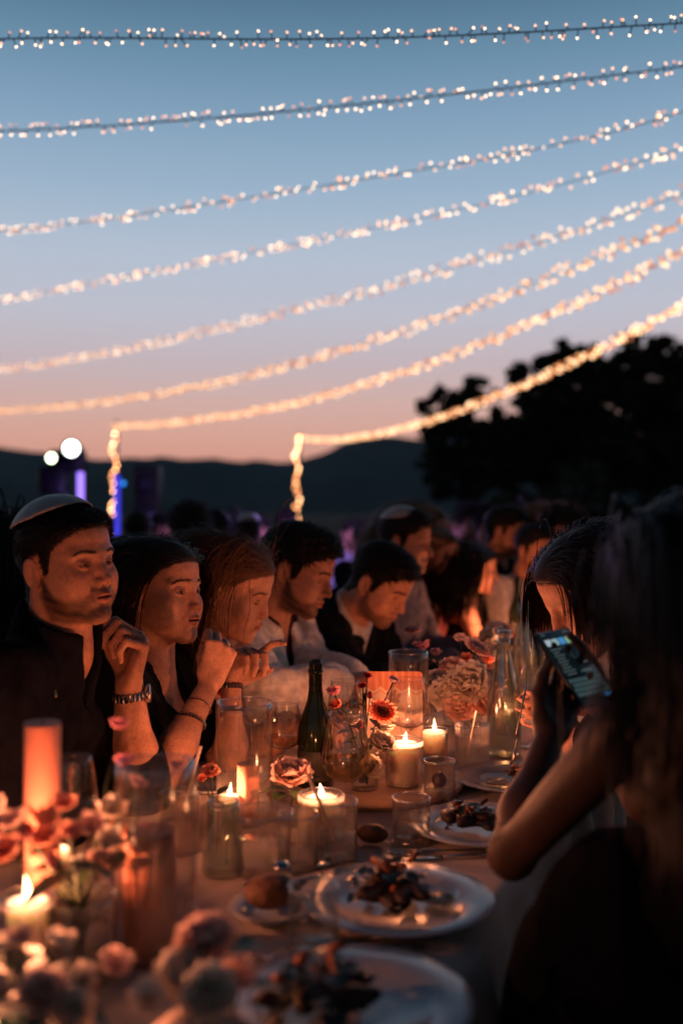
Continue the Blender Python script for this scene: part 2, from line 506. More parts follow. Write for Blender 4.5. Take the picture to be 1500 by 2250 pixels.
def skin_cols(p, base, beard=0, fem=0, hair=(.02, .012, .008), brow=True, seed=3, mouth=0.3, wp=None, blush=.5):
    x, y, z = p[:, 0], np.abs(p[:, 1]), p[:, 2]
    c = np.tile(np.array(base, f32), (len(p), 1))
    near = (x > -.13) & (x < .13) & (y < .1) & (z > -.13) & (z < .14)
    def mix(col, a):
        nonlocal c
        a = (np.clip(a, 0, 1)*near)[:, None]; c = c*(1-a)+np.array(col, f32)*a
    n = noise3(p, 30, seed)
    mix((base[0]*.95, base[1]*.62, base[2]*.58), blush*.25*np.exp(-(((x-.06)/.03)**2+((y-.045)/.022)**2+((z+.035)/.022)**2)))
    mix((base[0]*.9, base[1]*.6, base[2]*.55), .25*np.exp(-(((x-.105)/.02)**2+(y/.016)**2+((z+.036)/.014)**2)))
    mix((base[0]*.6, base[1]*.48, base[2]*.48), .32*np.exp(-(((x-.082)/.02)**2+((y-.032)/.017)**2+((z+.004)/.012)**2)))
    zt = -.0558-.28*y*.6; zb_ = -.0800-.006*mouth+.34*y
    lip = sst(x, .074, .081)*sst(-y, -.0255, -.0195)*sst(zt-z, -.0012, .0022)*sst(z-zb_, -.0012, .0022)
    mix((base[0]*.74, base[1]*.48, base[2]*.46), lip*.75)
    mix((.02, .006, .005), sst(-(np.abs(z+.0665+.0028*mouth)), -.0022-.003*mouth, -.0008-.0026*mouth)*(y < .021)*(x > .076)*(x < .0925))
    if brow:
        bz = .0205+.004*np.exp(-((y-.036)/.012)**2)-.18*np.clip(y-.042, 0, 1)
        b = sst(-np.abs(z-bz), -.0052, -.0018)*sst(y, .009, .018)*(1-sst(y, .050, .056))*(x > .04)
        mix(hair, b*(.50-.15*fem)*(1+.35*noise3(p, 260, 8)))
        # lash line
        mix((.015, .008, .006), .8*(np.abs(z-.0035) < .0016)*(np.abs(y-.0315) < .0145)*(x > .078)*(x < .092))
    if beard:
        top = np.interp(x, [-.02, .005, .03, .055, .075, .12], [.0, -.02, -.052, -.066, -.060, -.052])
        m = sst(top-z, -.006, .016)*sst(x, -.018, .004)*sst(z, -.135, -.100)
        mus = np.exp(-(((z+.0515)/.0055)**2))*(y < .028)*(x > .075)
        clean = np.exp(-(((y-.022)/.010)**2+((z+.082)/.008)**2))*(x > .07)*.5
        m = np.clip(np.maximum(m-clean, mus*.85)-lip, 0, 1)*(1-sst(-z, .115, .14))
        st = .82+.18*n
        mix(hair, beard*m*st)
    sc = (z > hairline(x, fem)+.002*n).astype(f32)*(y < .076)*1.0
    sc = sst(z-hairline(x, fem)+.003*n, -.003, .004)*(~((x > -.040) & (x < .003) & (y > .0735) & (z < .026)))
    sc = sc*(x < .095)
    mix(hair, sc*.92)
    return c*(1+.05*n[:, None]*near[:, None])

LAST = []
def hand_items(W, D, N, S, curls, size=1.0, thumb=(45, 30, .35), spread=6):
    """W wrist, D wrist->knuckles, N palm normal, S thumb side; curls = 4 x (mcp, pip, dip) degrees index..little; thumb=(out angle, bend, towards palm)"""
    D = D.normalized(); N = (N-D*N.dot(D)).normalized(); S = (S-D*S.dot(D)-N*S.dot(N)).normalized(); z = size
    it = []
    kn = []
    for i, (o, l) in enumerate(((.030, .092), (.010, .095), (-.011, .090), (-.030, .082))):
        b = W+D*l*z+S*o*z-N*(.004*z if i in (1, 2) else 0)
        kn.append(b)
        it.append(('+', s_cone(W+D*.012*z+S*o*.45*z, b, .0145*z, .0105*z), .014))
    it.append(('+', s_cone(W+D*.022*z+S*.018*z+N*.007*z, W+D*.058*z+S*.026*z+N*.008*z, .0145*z, .010*z), .012))
    it.append(('+', s_cone(W+D*.020*z-S*.018*z+N*.006*z, W+D*.060*z-S*.024*z+N*.006*z, .012*z, .009*z), .012))
    LAST.clear()
    segs = ((.046, .026, .020), (.050, .030, .021), (.046, .028, .021), (.037, .021, .018))
    for i in range(4):
        a = 0; p = kn[i]; r = (.0098, .0100, .0094, .0084)[i]*z
        d0 = (D+S*math.tan(R(spread*(1.2, .3, -.5, -1.4)[i]))).normalized()
        for j in range(3):
            a += R(curls[i][j])
            d = d0*math.cos(a)+N*math.sin(a)
            q = p+d*segs[i][j]*z
            r2 = r*(.9 if j < 2 else .82)
            LAST.append((p.copy(), q.copy(), r)); it.append(('+', s_cone(p, q, r, r2), .0035 if j == 0 else .0025)); p = q; r = r2
    out, bend, tp = thumb
    p = W+D*.022*z+S*.022*z+N*.006*z
    d = (D*math.cos(R(out))+S*math.sin(R(out))+N*tp).normalized()
    q = p+d*.042*z; it.append(('+', s_cone(p, q, .0135*z, .0112*z), .010))
    d2 = (d*math.cos(R(bend))+(-S*.6+N*.5+D*.4).normalized()*math.sin(R(bend))).normalized()
    q2 = q+d2*.032*z; it.append(('+', s_cone(q, q2, .0108*z, .0095*z), .004))
    d3 = (d2*math.cos(R(bend))+(-S*.6+N*.5).normalized()*math.sin(R(bend))).normalized()
    it.append(('+', s_cone(q2, q2+d3*.024*z, .0098*z, .0072*z), .003))
    return it

def ribbon_mesh(name, paths, widths, nrm, mat, cols=None, parent=None, **k):
    "paths (N,S,3), one tapered ribbon each, facing nrm (N,S,3)"
    N, S, _ = paths.shape
    d = np.gradient(paths, axis=1); w = np.cross(d, nrm); w /= np.linalg.norm(w, axis=2, keepdims=True)+1e-9
    t = np.linspace(0, 1, S)
    tap = np.clip(np.minimum(.55+t*3, (1-t)*4+.15), 0, 1)[None, :, None]
    w = w*widths[:, None, None]*tap*.5
    V = np.stack([paths-w, paths+w], 2).reshape(-1, 3)
    base = (np.arange(N)*S*2)[:, None]; s = (np.arange(S-1)*2)[None, :]
    a = (base+s).ravel()
    F = np.stack([a, a+1, a+3, a+2], 1)
    c = None
    if cols is not None: c = np.repeat(cols, S*2, axis=0)
    me = make_mesh(name, V, F, mat, True, col=c)
    return tag(link_obj(name, me, parent), **k)

def unit(v): return v/(np.linalg.norm(v, axis=-1, keepdims=True)+1e-9)
def scalp_roots(hg, n, maskf, rng, zoff=.02):
    "points on the head surface (local coordinates) where maskf holds"
    out = []
    c = np.array((-.005, 0, zoff), f32)
    while sum(len(o) for o in out) < n:
        d = unit(rng.normal(size=(n*2, 3))).astype(f32)
        t = np.full(len(d), .04, f32)
        for _ in range(14):
            p = c+d*t[:, None]; pm = p.copy(); 
            t += np.clip(hg.raw_local(p), -.03, .03)
        p = c+d*t[:, None]
        ok = maskf(p); out.append(p[ok])
        if len(out) > 12: break
    return np.concatenate(out)[:n]
def raw_local(s, p):
    pm = p.copy(); pm[:, 1] = np.abs(pm[:, 1]); d = None
    for op, pr, k, *fl in s.items:
        q = pr(p if (fl and fl[0]) else (pm if s.mirror else p))
        if d is None: d = q
        elif op == '+': d = smin(d, q, k)
        elif op == '-': d = smax(d, -q, k)
        elif op == '&': d = smax(d, q, k)
    return d
Grp.raw_local = raw_local

def grow(f, p, v, steps, ds, grav, offs, stiff=.8, curl=0, rng=None, wav=0, gdir=(0, 0, -1)):
    "strands that fall under gravity and slide over the surface f; world coordinates"
    g = np.array(gdir, f32); P_ = [p.copy()]; v = unit(v).astype(f32); N = len(p)
    ph = rng.uniform(0, 6.28, N); ax = unit(rng.normal(size=(N, 3)))
    ds = np.broadcast_to(ds, (N,)).astype(f32); nr = [grad(f, p)]
    for s in range(steps):
        gs = grav*(1 if np.isscalar(grav) else 1)
        v = unit(v*stiff+g*gs*min(1, .25+s/8)+(ax*np.sin(ph+s*wav)[:, None]*curl if curl else 0)).astype(f32)
        q = p+v*ds[:, None]
        dd = f(q); n = grad(f, q)
        tgt = offs*min(1, (s+1)/3.)
        push = np.clip(tgt-dd, 0, .02)
        q = q+n*push[:, None]
        # stay tangent to the surface when touching it
        tch = (dd < tgt+.002)
        vn = (v*n).sum(1); v = np.where((tch & (vn < 0))[:, None], v-n*vn[:, None], v)
        P_.append(q.copy()); nr.append(n); p = q.astype(f32)
    return np.stack(P_, 1), np.stack(nr, 1)

def hair_mat(name, rough=.6):
    m = mat(name, vcol=True, rough=rough, spec=.22)
    b = m.node_tree.nodes['Principled BSDF']
    b.inputs['Anisotropic'].default_value = 0.0
    return m
MH = hair_mat('hair')
MSKIN = mat('skin', vcol=True, rough=.58, spec=.28, noise=.22, nscale=70, bump=.45, bscale=380, bdist=.0008, fine=(420, .30), sss=.12, sscale=.006)
MEYE = mat('eye', vcol=True, rough=.08, spec=.6)
M_TIN = MTIN = mat('metal_silver', (.62, .58, .52), rough=.22, metal=1)
M_GOLD = MGOLD = mat('metal_gold', (.75, .48, .22), rough=.22, metal=1)

def hcols(n, base, rng, var=.45):
    b = np.array(base, f32)
    k = 1+var*rng.normal(size=(n, 1))*.6
    return np.clip(b*np.clip(k, .3, 2.2), 0, 1)

def eyes(M, sc, parent, gaze=(1, 0, 0), iris=(.05, .025, .012)):
    g = Vector(gaze).normalized()
    n1, n2 = 20, 14
    for sgn in (-1, 1):
        V = []; C = []; F = []
        t = g.orthogonal().normalized(); b = g.cross(t)
        for i in range(n2+1):
            th = math.pi*i/n2*.62
            for k in range(n1):
                a = 2*math.pi*k/n1
                d = g*math.cos(th)+(t*math.cos(a)+b*math.sin(a))*math.sin(th)
                rr = .0128 + (.0008 if th < .45 else 0)
                V.append(M @ (Vector((.0668, .0315*sgn, -.0005))*sc+d*rr*sc))
                C.append((.004, .003, .003) if th < .2 else iris if th < .46 else (.22, .18, .155))
        for i in range(n2):
            for k in range(n1): F.append([i*n1+k, i*n1+(k+1) % n1, (i+1)*n1+(k+1) % n1, (i+1)*n1+k])
        me = make_mesh('eyeball', V, F, MEYE, True, col=np.array(C, f32))
        link_obj('eyeball', me, parent)

def W2(p): return np.array(p, f32)

class Person:
    """A seated person. The body (head, neck, arms with hands, trunk, legs) is one continuous skin mesh;
    hair, clothes, eyes and jewellery are children."""
    def __init__(s, name, label, head, yaw, pitch=0, roll=0, sc=1.0, base=SK, group=None, fem=0, face_yaw_body=None, lean=.08,
                 hair=(.018, .011, .008), seat=None, shw=.19, arms=None, head_kw=None, res=(.0019, .007), beard=0, mouth=.3, detail=True,
                 low=.42, thick=1.0, neckshift=(0, 0), seed=1, gaze=(1, 0, 0), blush=.5, legs=True):
        s.rng = np.random.default_rng(seed); s.sc = sc; s.fem = fem; s.hair = hair; s.mouth = mouth
        head = Vector(head); s.M = head_matrix(head, yaw, pitch, roll); s.head = head; s.base = base; s.beard = beard
        by = face_yaw_body if face_yaw_body is not None else yaw
        F = Vector((math.cos(R(by)), math.sin(R(by)), 0)); L = Vector((-F.y, F.x, 0)); s.F = F; s.L = L
        nb = s.M @ (Vector((-.045, 0, -.15))*sc)
        nb = nb+F*neckshift[0]+L*neckshift[1]
        s.neck = nb
        sh0 = nb-F*.01+Vector((0, 0, -.055*sc))
        shl, shr = sh0+L*shw*sc*thick, sh0-L*shw*sc*thick
        pelvis = Vector(seat) if seat is not None else Vector((nb.x, nb.y, .55))-F*(.10+lean)
        s.pelvis = pelvis
        chest = sh0.lerp(pelvis, .30)+F*.02
        s.shl, s.shr = shl, shr
        t = thick
        b = [('+', s_cone(nb+Vector((0, 0, .03)), sh0+Vector((0, 0, .005)), .050*sc, .062*sc), 0),
             ('+', s_cone(sh0+Vector((0, 0, .022)), shl-L*.03, .046*sc, .050*sc*t), .04),
             ('+', s_cone(sh0+Vector((0, 0, .022)), shr+L*.03, .046*sc, .050*sc*t), .04)]
        for q in (-1, 1):
            b.append(('+', s_cone(chest+L*q*.075*t+Vector((0, 0, .05)), pelvis+L*q*.07*t, .098*t*sc, .105*t*sc), .05))
        if fem:
            for q in (-1, 1): b.append(('+', s_sph(chest+F*.075+L*q*.075+Vector((0, 0, .01)), .062), .05))
        s.chest = chest; s.sh0 = sh0
        s.arm_items = {}
        s.joints = {}
        arms = arms or {}
        for side in ('l', 'r'):
            a = arms.get(side)
            S0 = (shl if side == 'l' else shr)
            if a is None:
                sg = 1 if side == 'l' else -1
                a = dict(elbow=S0+Vector((0, 0, -.27))*sc+F*.10+L*.03*sg, wrist=S0+Vector((0, 0, -.30))+F*.32-L*.02*sg)
                a['wrist'].z = max(a['wrist'].z, TZ+.035)
            if a.get('shoulder') is not None: S0 = Vector(a['shoulder'])
            el, wr = Vector(a['elbow']), Vector(a['wrist'])
            k = a.get('k', 1.0)*(1-.16*fem)*t*sc
            it = [('+', s_cone(S0, el, .050*k, .037*k), .03), ('+', s_cone(el, el.lerp(wr, .35), .039*k, .041*k), .03),
                  ('+', s_cone(el.lerp(wr, .35), wr, .041*k, .0255*k), .03)]
            s.joints[side] = (S0, el, wr, k)
            hd = a.get('hand')
            if hd is None: hd = dict(D=(wr-el).normalized()+F*.2, N=Vector((0, 0, -1)), S=-L if side == 'l' else L,
                                     curls=[(25, 30, 20)]*4)
            hi = hand_items(wr-Vector(hd['D']).normalized()*.004, Vector(hd['D']), Vector(hd['N']), Vector(hd['S']), hd['curls'], hd.get('size', 1.0)*sc*(1-.08*fem),
                            hd.get('thumb', (45, 30, .35)), hd.get('spread', 4))
            s.fingers = getattr(s, 'fingers', {}); s.fingers[side] = list(LAST)
            s.arm_items[side] = (it, S0, el, wr, hi)
        gl = []
        hk = dict(fem=fem, mouth=mouth, detail=detail); hk.update(head_kw or {})
        s.hg = Grp(head_items(**hk), s.M, sc, centre=s.M @ (Vector((0, 0, -.03))*sc), rad=.20*sc, k=.0, mirror=True)
        gl.append(s.hg)
        gl.append(Grp(b, centre=chest.lerp(pelvis, .3), rad=.42, k=.035))
        s.trunk_items = b
        for side in s.arm_items:
            it, S0, el, wr, hi = s.arm_items[side]
            gl.append(Grp(it[:1], centre=(S0+el)/2, rad=(S0-el).length/2+.06, k=.035))
            gl.append(Grp(it[1:], centre=(wr+el)/2, rad=(wr-el).length/2+.06, k=.02))
            gl.append(Grp(hi, centre=wr+Vector(Vector((arms.get(side) or {}).get('hand', dict(D=(wr-el)))['D'])).normalized()*.08, rad=.15, k=.010))
        if legs:
            for q in (-1, 1):
                hip = pelvis+L*q*.09; kn = hip+F*.42+Vector((0, 0, -.03)); an = Vector((kn.x-F.x*.03, kn.y-F.y*.03, .09))
                kn.z = .52
                li = [('+', s_cone(hip, kn, .085, .055), 0), ('+', s_cone(kn, an, .055, .038), .03), ('+', s_cone(an+Vector((0, 0, -.04)), an+F*.16+Vector((0, 0, -.055)), .036, .028), .03)]
                gl.append(Grp(li, centre=(hip+an)/2, rad=.55, k=.04))
        s.f = Union(gl)
        s.root = empty(name, (pelvis.x, pelvis.y, 0), label=label, cat='person', group=group)
        bpy.context.view_layer.update()
        s.inv = Matrix.Translation(-Vector((pelvis.x, pelvis.y, 0)))
        s.res = res; s.detail = detail
    def obj(s, name, V, F, m, col=None, smooth=True):
        V = np.asarray(V, f32)+np.array(s.inv.translation, f32)
        return link_obj(name, make_mesh(name, V, F, m, smooth, col=col), s.root)
    def body(s, fine_hands=(), zlow=0.0, legs_low=True):
        fr, co = s.res
        lo = np.array([min(q) for q in zip(*[tuple(p) for p in s.extent()])])-.12
        hi = np.array([max(q) for q in zip(*[tuple(p) for p in s.extent()])])+.12
        lo[2] = zlow
        V, F = polygonise(s.f, *[axis_nodes(lo[a], hi[a], co, []) for a in range(3)])
        h = np.array(s.head); r = .135*s.sc
        boxes = [(h-r, h+r, fr)]
        boxes[0][0][2] = h[2]-.15*s.sc; boxes[0][1][2] = h[2]+.15*s.sc
        for w in fine_hands:
            c = np.array(w); boxes.append((c-.105, c+.105, fr*1.25))
        def inside(p, b, m): return ((p > b[0]+m) & (p < b[1]-m)).all(1)
        V0_ = V.copy(); nb_ = np.zeros(len(V), bool)
        for b in boxes: nb_ |= inside(V, b, 0)
        V[nb_] -= grad(s.f, V[nb_])*.0008
        VV = [V]; FF = [F]; o = len(V); done = []
        for b in boxes:
            FF[0] = FF[0][~np.stack([inside(V[FF[0][:, j]], b, co*.2) for j in range(4)], 1).all(1)]
            v, f = polygonise(s.f, *[axis_nodes(b[0][a], b[1][a], b[2], []) for a in range(3)])
            f = f[inside(v[f[:, 0]], b, 0)]
            for d in done: f = f[~inside(v[f[:, 0]], d, 0)]
            done.append(b); VV.append(v); FF.append(f+o); o += len(v)
        V = np.concatenate(VV); F = np.concatenate(FF)
        u, iv = np.unique(F, return_inverse=True); V = V[u]; F = iv.reshape(F.shape)
        C = skin_cols(s.hg.local(V), s.base, beard=s.beard, fem=s.fem, hair=s.hair, mouth=s.mouth)
        s.bodyV = V
        return s.obj('body', V, F, MSKIN, C)
    def extent(s):
        pts = [s.head+Vector((.1, .1, .13)), s.head-Vector((.1, .1, .1)), s.shl, s.shr, s.pelvis, s.pelvis+s.F*.62, s.pelvis+Vector((0, 0, -.5))]
        for side in s.arm_items: pts += [s.arm_items[side][2], s.arm_items[side][3], s.arm_items[side][3]+Vector((0, 0, .12))]
        return pts
    def cloth(s, m, name='shirt', infl=.012, sleeves={'l': 1.0, 'r': 1.0}, neck=.075, vneck=.0, vdepth=.16, res=.0075, fold=.006, strap=None, low=.40, fs=9, seed=2, extra=None, closed_neck=False, collar=0, pants=True, hi_cut=None, col=None, colw=.035):
        """shirt/jacket as a shell just outside the body: trunk plus sleeves, opened at the neck"""
        g = [Grp(s.trunk_items, k=.0)]
        for side in ('l', 'r'):
            q = sleeves.get(side, 0)
            if not q: continue
            S0, el, wr, k = s.joints[side]
            it = [('+', s_cone(S0, el if q > .5 else S0.lerp(el, q*2), (.054)*k, (.047 if q > .5 else .052)*k), 0)]
            if q > .5:
                e = el.lerp(wr, (q-.5)*2*.93)
                it.append(('+', s_cone(el, e, .047*k, .036*k if q > .9 else .044*k), .02))
            g.append(Grp(it, k=.04))
        if extra: g.append(Grp(extra, k=.03))
        if collar:
            uu = (s.head-s.neck).normalized()
            g.append(Grp([('+', s_cone(s.neck-uu*.05-s.F*.012, s.neck+uu*collar-s.F*.004, neck+.012, neck+.002), 0)], k=.02))
        nb = s.neck; F_ = s.F; up = (s.head-s.neck).normalized(); chest = s.chest
        seedv = seed
        cutc = np.array(s.sh0+Vector((0, 0, .03)), f32)
        def post(p, d):
            nf = 1-np.exp(-(np.linalg.norm(p-np.array(nb, f32), axis=1)/.13)**4)
            d = d-infl-nf*fold*noise3(p, fs, seedv)-nf*fold*.5*noise3(p*np.array((1, 1, .35), f32), fs*2.6, seedv+9)
            # neck opening: remove a cylinder along the neck, V towards the front
            q = p-np.array(nb, f32); h = q@np.array(up, f32); rad = np.linalg.norm(q-h[:, None]*np.array(up, f32), axis=1)
            if not closed_neck:
                d = smax(d, -np.maximum(rad-neck, -.055-h*1.0), .006)
                if collar: d = np.where(rad < .14, np.maximum(d, h-collar-.25*(q@np.array(-F_, f32))), d)
            if vneck:
                fl_ = .19
                fr = q@np.array(F_, f32); lt = np.abs(q@np.array(s.L, f32))
                z = -q[:, 2]
                v = lt-vneck*np.clip(1-(z-.02)/vdepth, 0, 1)
                v = np.maximum(np.maximum(v, -fr), fr-fl_); v = np.maximum(v, z-.02-vdepth)
                # cut only the outer shell over the V
                d = smax(d, -v, .006)
            if strap:   # sleeveless top: everything above this height is bare but for the straps
                d = strap(p, d, s)
            if hi_cut is not None: d = np.maximum(d, p[:, 2]-hi_cut)
            d = np.maximum(d, low-p[:, 2])
            return d
        u = Union(g, post)
        E = s.extent(); lo = np.array([min(q) for q in zip(*[tuple(p) for p in E])])-.13; hi = np.array([max(q) for q in zip(*[tuple(p) for p in E])])+.13
        hi[2] = s.neck.z+.10; lo[2] = low-.02
        sp = s.pelvis; 
        X = axis_nodes(lo[0], hi[0], res, []); Y = axis_nodes(lo[1], hi[1], res, []); Z = axis_nodes(lo[2], hi[2], res, [])
        V, F = polygonise(u, X, Y, Z)
        s.clothf = u
        return s.obj(name, V, F, m)
    def trousers(s, m, name='trousers'):
        it = []
        for q in (-1, 1):
            hip = s.pelvis+s.L*q*.09; kn = hip+s.F*.42; kn.z = .52; an = Vector((kn.x-s.F.x*.03, kn.y-s.F.y*.03, .12))
            it.append(Grp([('+', s_cone(hip, kn, .10, .072), 0), ('+', s_cone(kn, an, .072, .058), .03)], k=.05))
        u = Union(it)
        a = s.pelvis; b = s.pelvis+s.F*.5
        X = axis_nodes(min(a.x, b.x)-.22, max(a.x, b.x)+.22, .016, []); Y = axis_nodes(min(a.y, b.y)-.22, max(a.y, b.y)+.22, .016, []); Z = axis_nodes(.06, .68, .016, [])
        V, F = polygonise(u, X, Y, Z)
        return s.obj(name, V, F, m)
    def eyes(s, **k):
        e = eyes(s.M, s.sc, s.root, **k)
        for o in s.root.children:
            if o.name.startswith('eyeball'):
                pass
        for o in bpy.data.objects:
            if o.parent == s.root and o.name.startswith('eyeball') and not o.get('_m'):
                o.data.transform(s.inv); o['_m'] = 1
        for o in bpy.data.objects:
            if o.get('_m'): del o['_m']
            
    def toW(s, p): return (p*s.sc)@np.array(s.M.to_3x3(), f32).T+np.array(s.M.translation, f32)
    def dW(s, v): return v@np.array(s.M.to_3x3(), f32).T
    def ribbons(s, name, paths, w, nr, cols):
        return ribbon_mesh(name, paths+np.array(s.inv.translation, f32), w, nr, MH, cols, s.root)
    def short_hair(s, n=5600, length=.018, lift=.22, top=1.0, comb=(1, 0, 0), width=.0015, curl=.0, mass=.010, topmass=0, rough=.0, hl=0.0):
        # mass under the strands
        items = list(s.hg.items)
        def mfn(p):
            x, y, z = p[:, 0], np.abs(p[:, 1]), p[:, 2]
            m = z-hairline(x, s.fem)-hl
            ear = (x > -.042) & (x < .004) & (y > .068) & (z < .024)
            return np.where(ear, -1, m)
        fr = s.hg
        thick = lambda p: mass*np.clip(.35+.9*sst(p[:, 2], .0, .07), 0, 1)+topmass*sst(p[:, 2], .05, .11)*sst(p[:, 0], -.04, .05)
        class G:
            def __call__(g, pw):
                p = fr.local(pw)
                q = fr.raw_local(p)
                d = q-thick(p)*(1+.25*noise3(p, 45, 4))-.0015*noise3(p, 170, 6)
                return smax(d, -(mfn(p))*.7, .010)*s.sc
        h = s.head; r = .15*s.sc; st = .0038*s.sc
        A = [axis_nodes(h[a]-r, h[a]+r, st, []) for a in range(3)]
        V, F = polygonise(Union([type('g', (), {'__call__': lambda g_, p: G()(p), 'k': 0})()]), *A)
        loc = fr.local(V)
        s.obj('hair', V, F, MH, np.tile(np.array(s.hair, f32)*.8, (len(V), 1)))
        roots = scalp_roots(s.hg, n, lambda p: mfn(p) > .001, s.rng)
        n = len(roots); W = s.toW(roots)
        nr = grad(s.f, W)
        th = thick(roots)
        W = W+nr*(th*.7*s.sc)[:, None]
        c = s.dW(np.array(comb, f32)[None]+.35*s.rng.normal(size=(n, 3)))
        # comb from crown forward / down the sides
        side = sst(.06-roots[:, 2], 0, .05)[:, None]
        c = c*(1-side)+s.dW(np.array((-.35, 0, -1), f32)[None]+.25*s.rng.normal(size=(n, 3)))*side
        v = unit(c)+nr*lift
        L = length*(.35+.65*sst(roots[:, 2], -.02, .08))*s.sc*s.rng.uniform(.7, 1.2, n)
        offs = (th*s.sc*1.05+s.rng.uniform(0, .004, n))
        pth, nn = grow(s.f, W.astype(f32), v.astype(f32), 5, L/5, .12, offs, .9, curl, s.rng, 1.0)
        s.ribbons('hair_strands', pth, np.full(n, width*s.sc)*s.rng.uniform(.7, 1.4, n), nn, hcols(n, s.hair, s.rng))
    def long_hair(s, n=3600, length=.42, part=0., maxoff=.018, width=.0032, back=.55, curl=.12, steps=26, grav=.22, collide=None, sidev=1.0, hl=.0, blend=None, var=.45, base2=None, stray=.02, fx=.030, fyy=.082):
        f = s.f if collide is None else Union([s.f, collide])
        def mfn(p):
            x, y, z = p[:, 0], np.abs(p[:, 1]), p[:, 2]
            ok = z > hairline(x, 1)+hl
            ear = (x > -.042) & (x < .004) & (y > .068) & (z < .024)
            return ok & ~ear
        roots = scalp_roots(s.hg, n, mfn, s.rng); n = len(roots)
        W = s.toW(roots); nr = grad(s.f, W)
        y = roots[:, 1]-part
        sg = np.sign(y)
        v = np.stack([-back*np.ones(n)-.5*sst(-roots[:, 0], 0, .08), sg*sidev*(.35+.65*sst(np.abs(y), 0, .03)), np.full(n, .15)], 1)+.13*s.rng.normal(size=(n, 3))
        v = s.dW(unit(v).astype(f32))
        offs = s.rng.uniform(0, 1, n)**.9*maxoff*(1+.25*noise3(roots, 14, 3))*(.4+.6*sst(np.abs(y), .0, .04))+.0012
        L = length*s.rng.uniform(.75, 1.08, n)
        pth, nn = grow(f, W.astype(f32), v.astype(f32), steps, (L/steps), grav, offs.astype(f32), .9, curl, s.rng, .55)
        q = s.hg.local((pth.reshape(-1, 3)).astype(f32)).reshape(n, -1, 3)
        face = ((q[:, :, 0] > fx) & (np.abs(q[:, :, 1]) < fyy) & (q[:, :, 2] < .056) & (q[:, :, 2] > -.13)).any(1)
        keep = ~face | (s.rng.uniform(size=n) < stray)
        pth, nn, n = pth[keep], nn[keep], int(keep.sum())
        c = hcols(n, s.hair, s.rng, var)
        s.ribbons('hair_strands', pth, np.full(n, width)*s.rng.uniform(.4, 1.4, n), nn, c)
        # cap under the strands
        fr = s.hg
        class G:
            k = 0
            def __call__(g, pw):
                p = fr.local(pw); q = fr.raw_local(p)
                m = p[:, 2]-hairline(p[:, 0], 1)-hl-.004
                ear = (p[:, 0] > -.045) & (p[:, 0] < .008) & (np.abs(p[:, 1]) > .066) & (p[:, 2] < .028)
                d = q-.005
                return smax(d, -np.where(ear, -.05, m)*.7, .006)*s.sc
        h = s.head; r = .14*s.sc; st = .005*s.sc
        A = [axis_nodes(h[a]-r, h[a]+r, st, []) for a in range(3)]
        V, F = polygonise(Union([G()]), *A)
        s.obj('hair', V, F, MH, np.tile(np.array(s.hair, f32)*.6, (len(V), 1)))
    def brows(s, n=150, thick=1.0, lift=0.0):
        y = s.rng.uniform(.010, .053, n); sg = s.rng.choice([-1, 1], n)
        z = .0205+.004*np.exp(-((y-.036)/.012)**2)-.18*np.clip(y-.042, 0, 1)+s.rng.normal(size=n)*.0016*thick+lift*(1-y/.053)
        x = np.full(n, .12, f32)
        p = np.stack([x, y*sg, z], 1).astype(f32)
        for _ in range(18): p[:, 0] -= np.clip(s.hg.raw_local(p), -.01, .02)
        W = s.toW(p); nr = grad(s.f, W)
        v = s.dW(np.stack([-.25*np.ones(n), sg*1.0, .45-.9*(y-.01)/.043], 1).astype(f32))
        pth, nn = grow(s.f, W.astype(f32), v, 3, .0030*s.sc, .0, np.full(n, .0008, f32), 1., 0, s.rng)
        s.ribbons('eyebrow', pth, np.full(n, .0010*s.sc), nn, hcols(n, s.hair, s.rng, .2))
    def lashes(s, lid=.5):
        for sg in (-1, 1):
            for up in (0, 1):
                mb = MB(); pts = []
                for t in np.linspace(-1, 1, 9):
                    yy = .0315+.0135*t
                    zz = (-.0018-.0035*lid)+(1 if up else -1)*(.0052*(1-.72*lid))*(1-t*t)**.5*(1.0)
                    p = np.array([[.10, yy, zz]], f32)
                    for _ in range(14): p[0, 0] -= float(np.clip(s.hg.raw_local(p), -.008, .02)[0])
                    w = s.toW(p)[0]+np.array(s.inv.translation, f32); w = Vector(w.tolist())
                    if sg < 0:
                        q = np.array([[p[0, 0], -yy, zz]], f32); w = Vector((s.toW(q)[0]+np.array(s.inv.translation, f32)).tolist())
                    pts.append(w)
                mb.tube(pts, (.0010 if up else .0005)*s.sc, 5)
                mb.build('eyelash', MH_DARK, s.root)
    def kippah(s, m, half=52, axis=(-.26, 0, .96), rad=.106, off=.015):
        c = Vector((-.016, 0, .035)); ax = Vector(axis).normalized(); t = ax.orthogonal().normalized(); b = ax.cross(t)
        V = []; F = []; n1, n2 = 48, 14
        def pt(th, a, extra):
            d = ax*math.cos(th)+(t*math.cos(a)+b*math.sin(a))*math.sin(th)
            # follow the head ellipsoid
            k = 1/math.sqrt((d.x/(.098+off))**2+(d.y/(.0755+off))**2+(d.z/(.084+off))**2)
            seam = abs(math.sin(a*3))**.3
            return s.inv @ (s.M @ ((c+d*(k+extra+.0012*seam))*s.sc))
        lay = [(R(half)*i/n2, .004) for i in range(n2+1)]+[(R(half)*1.005, .0022), (R(half)*.98, .0005)]
        for th, ex in lay:
            for k in range(n1): V.append(pt(th+1e-4, 2*math.pi*k/n1, ex+.004*math.cos(th*1.6)))
        for i in range(len(lay)-1):
            for k in range(n1): F.append([i*n1+k, (i+1)*n1+k, (i+1)*n1+(k+1) % n1, i*n1+(k+1) % n1])
        link_obj('kippah', make_mesh('kippah', [tuple(v) for v in V], F, m), s.root)
MH_DARK = mat('lash', (.008, .005, .004), rough=.6)
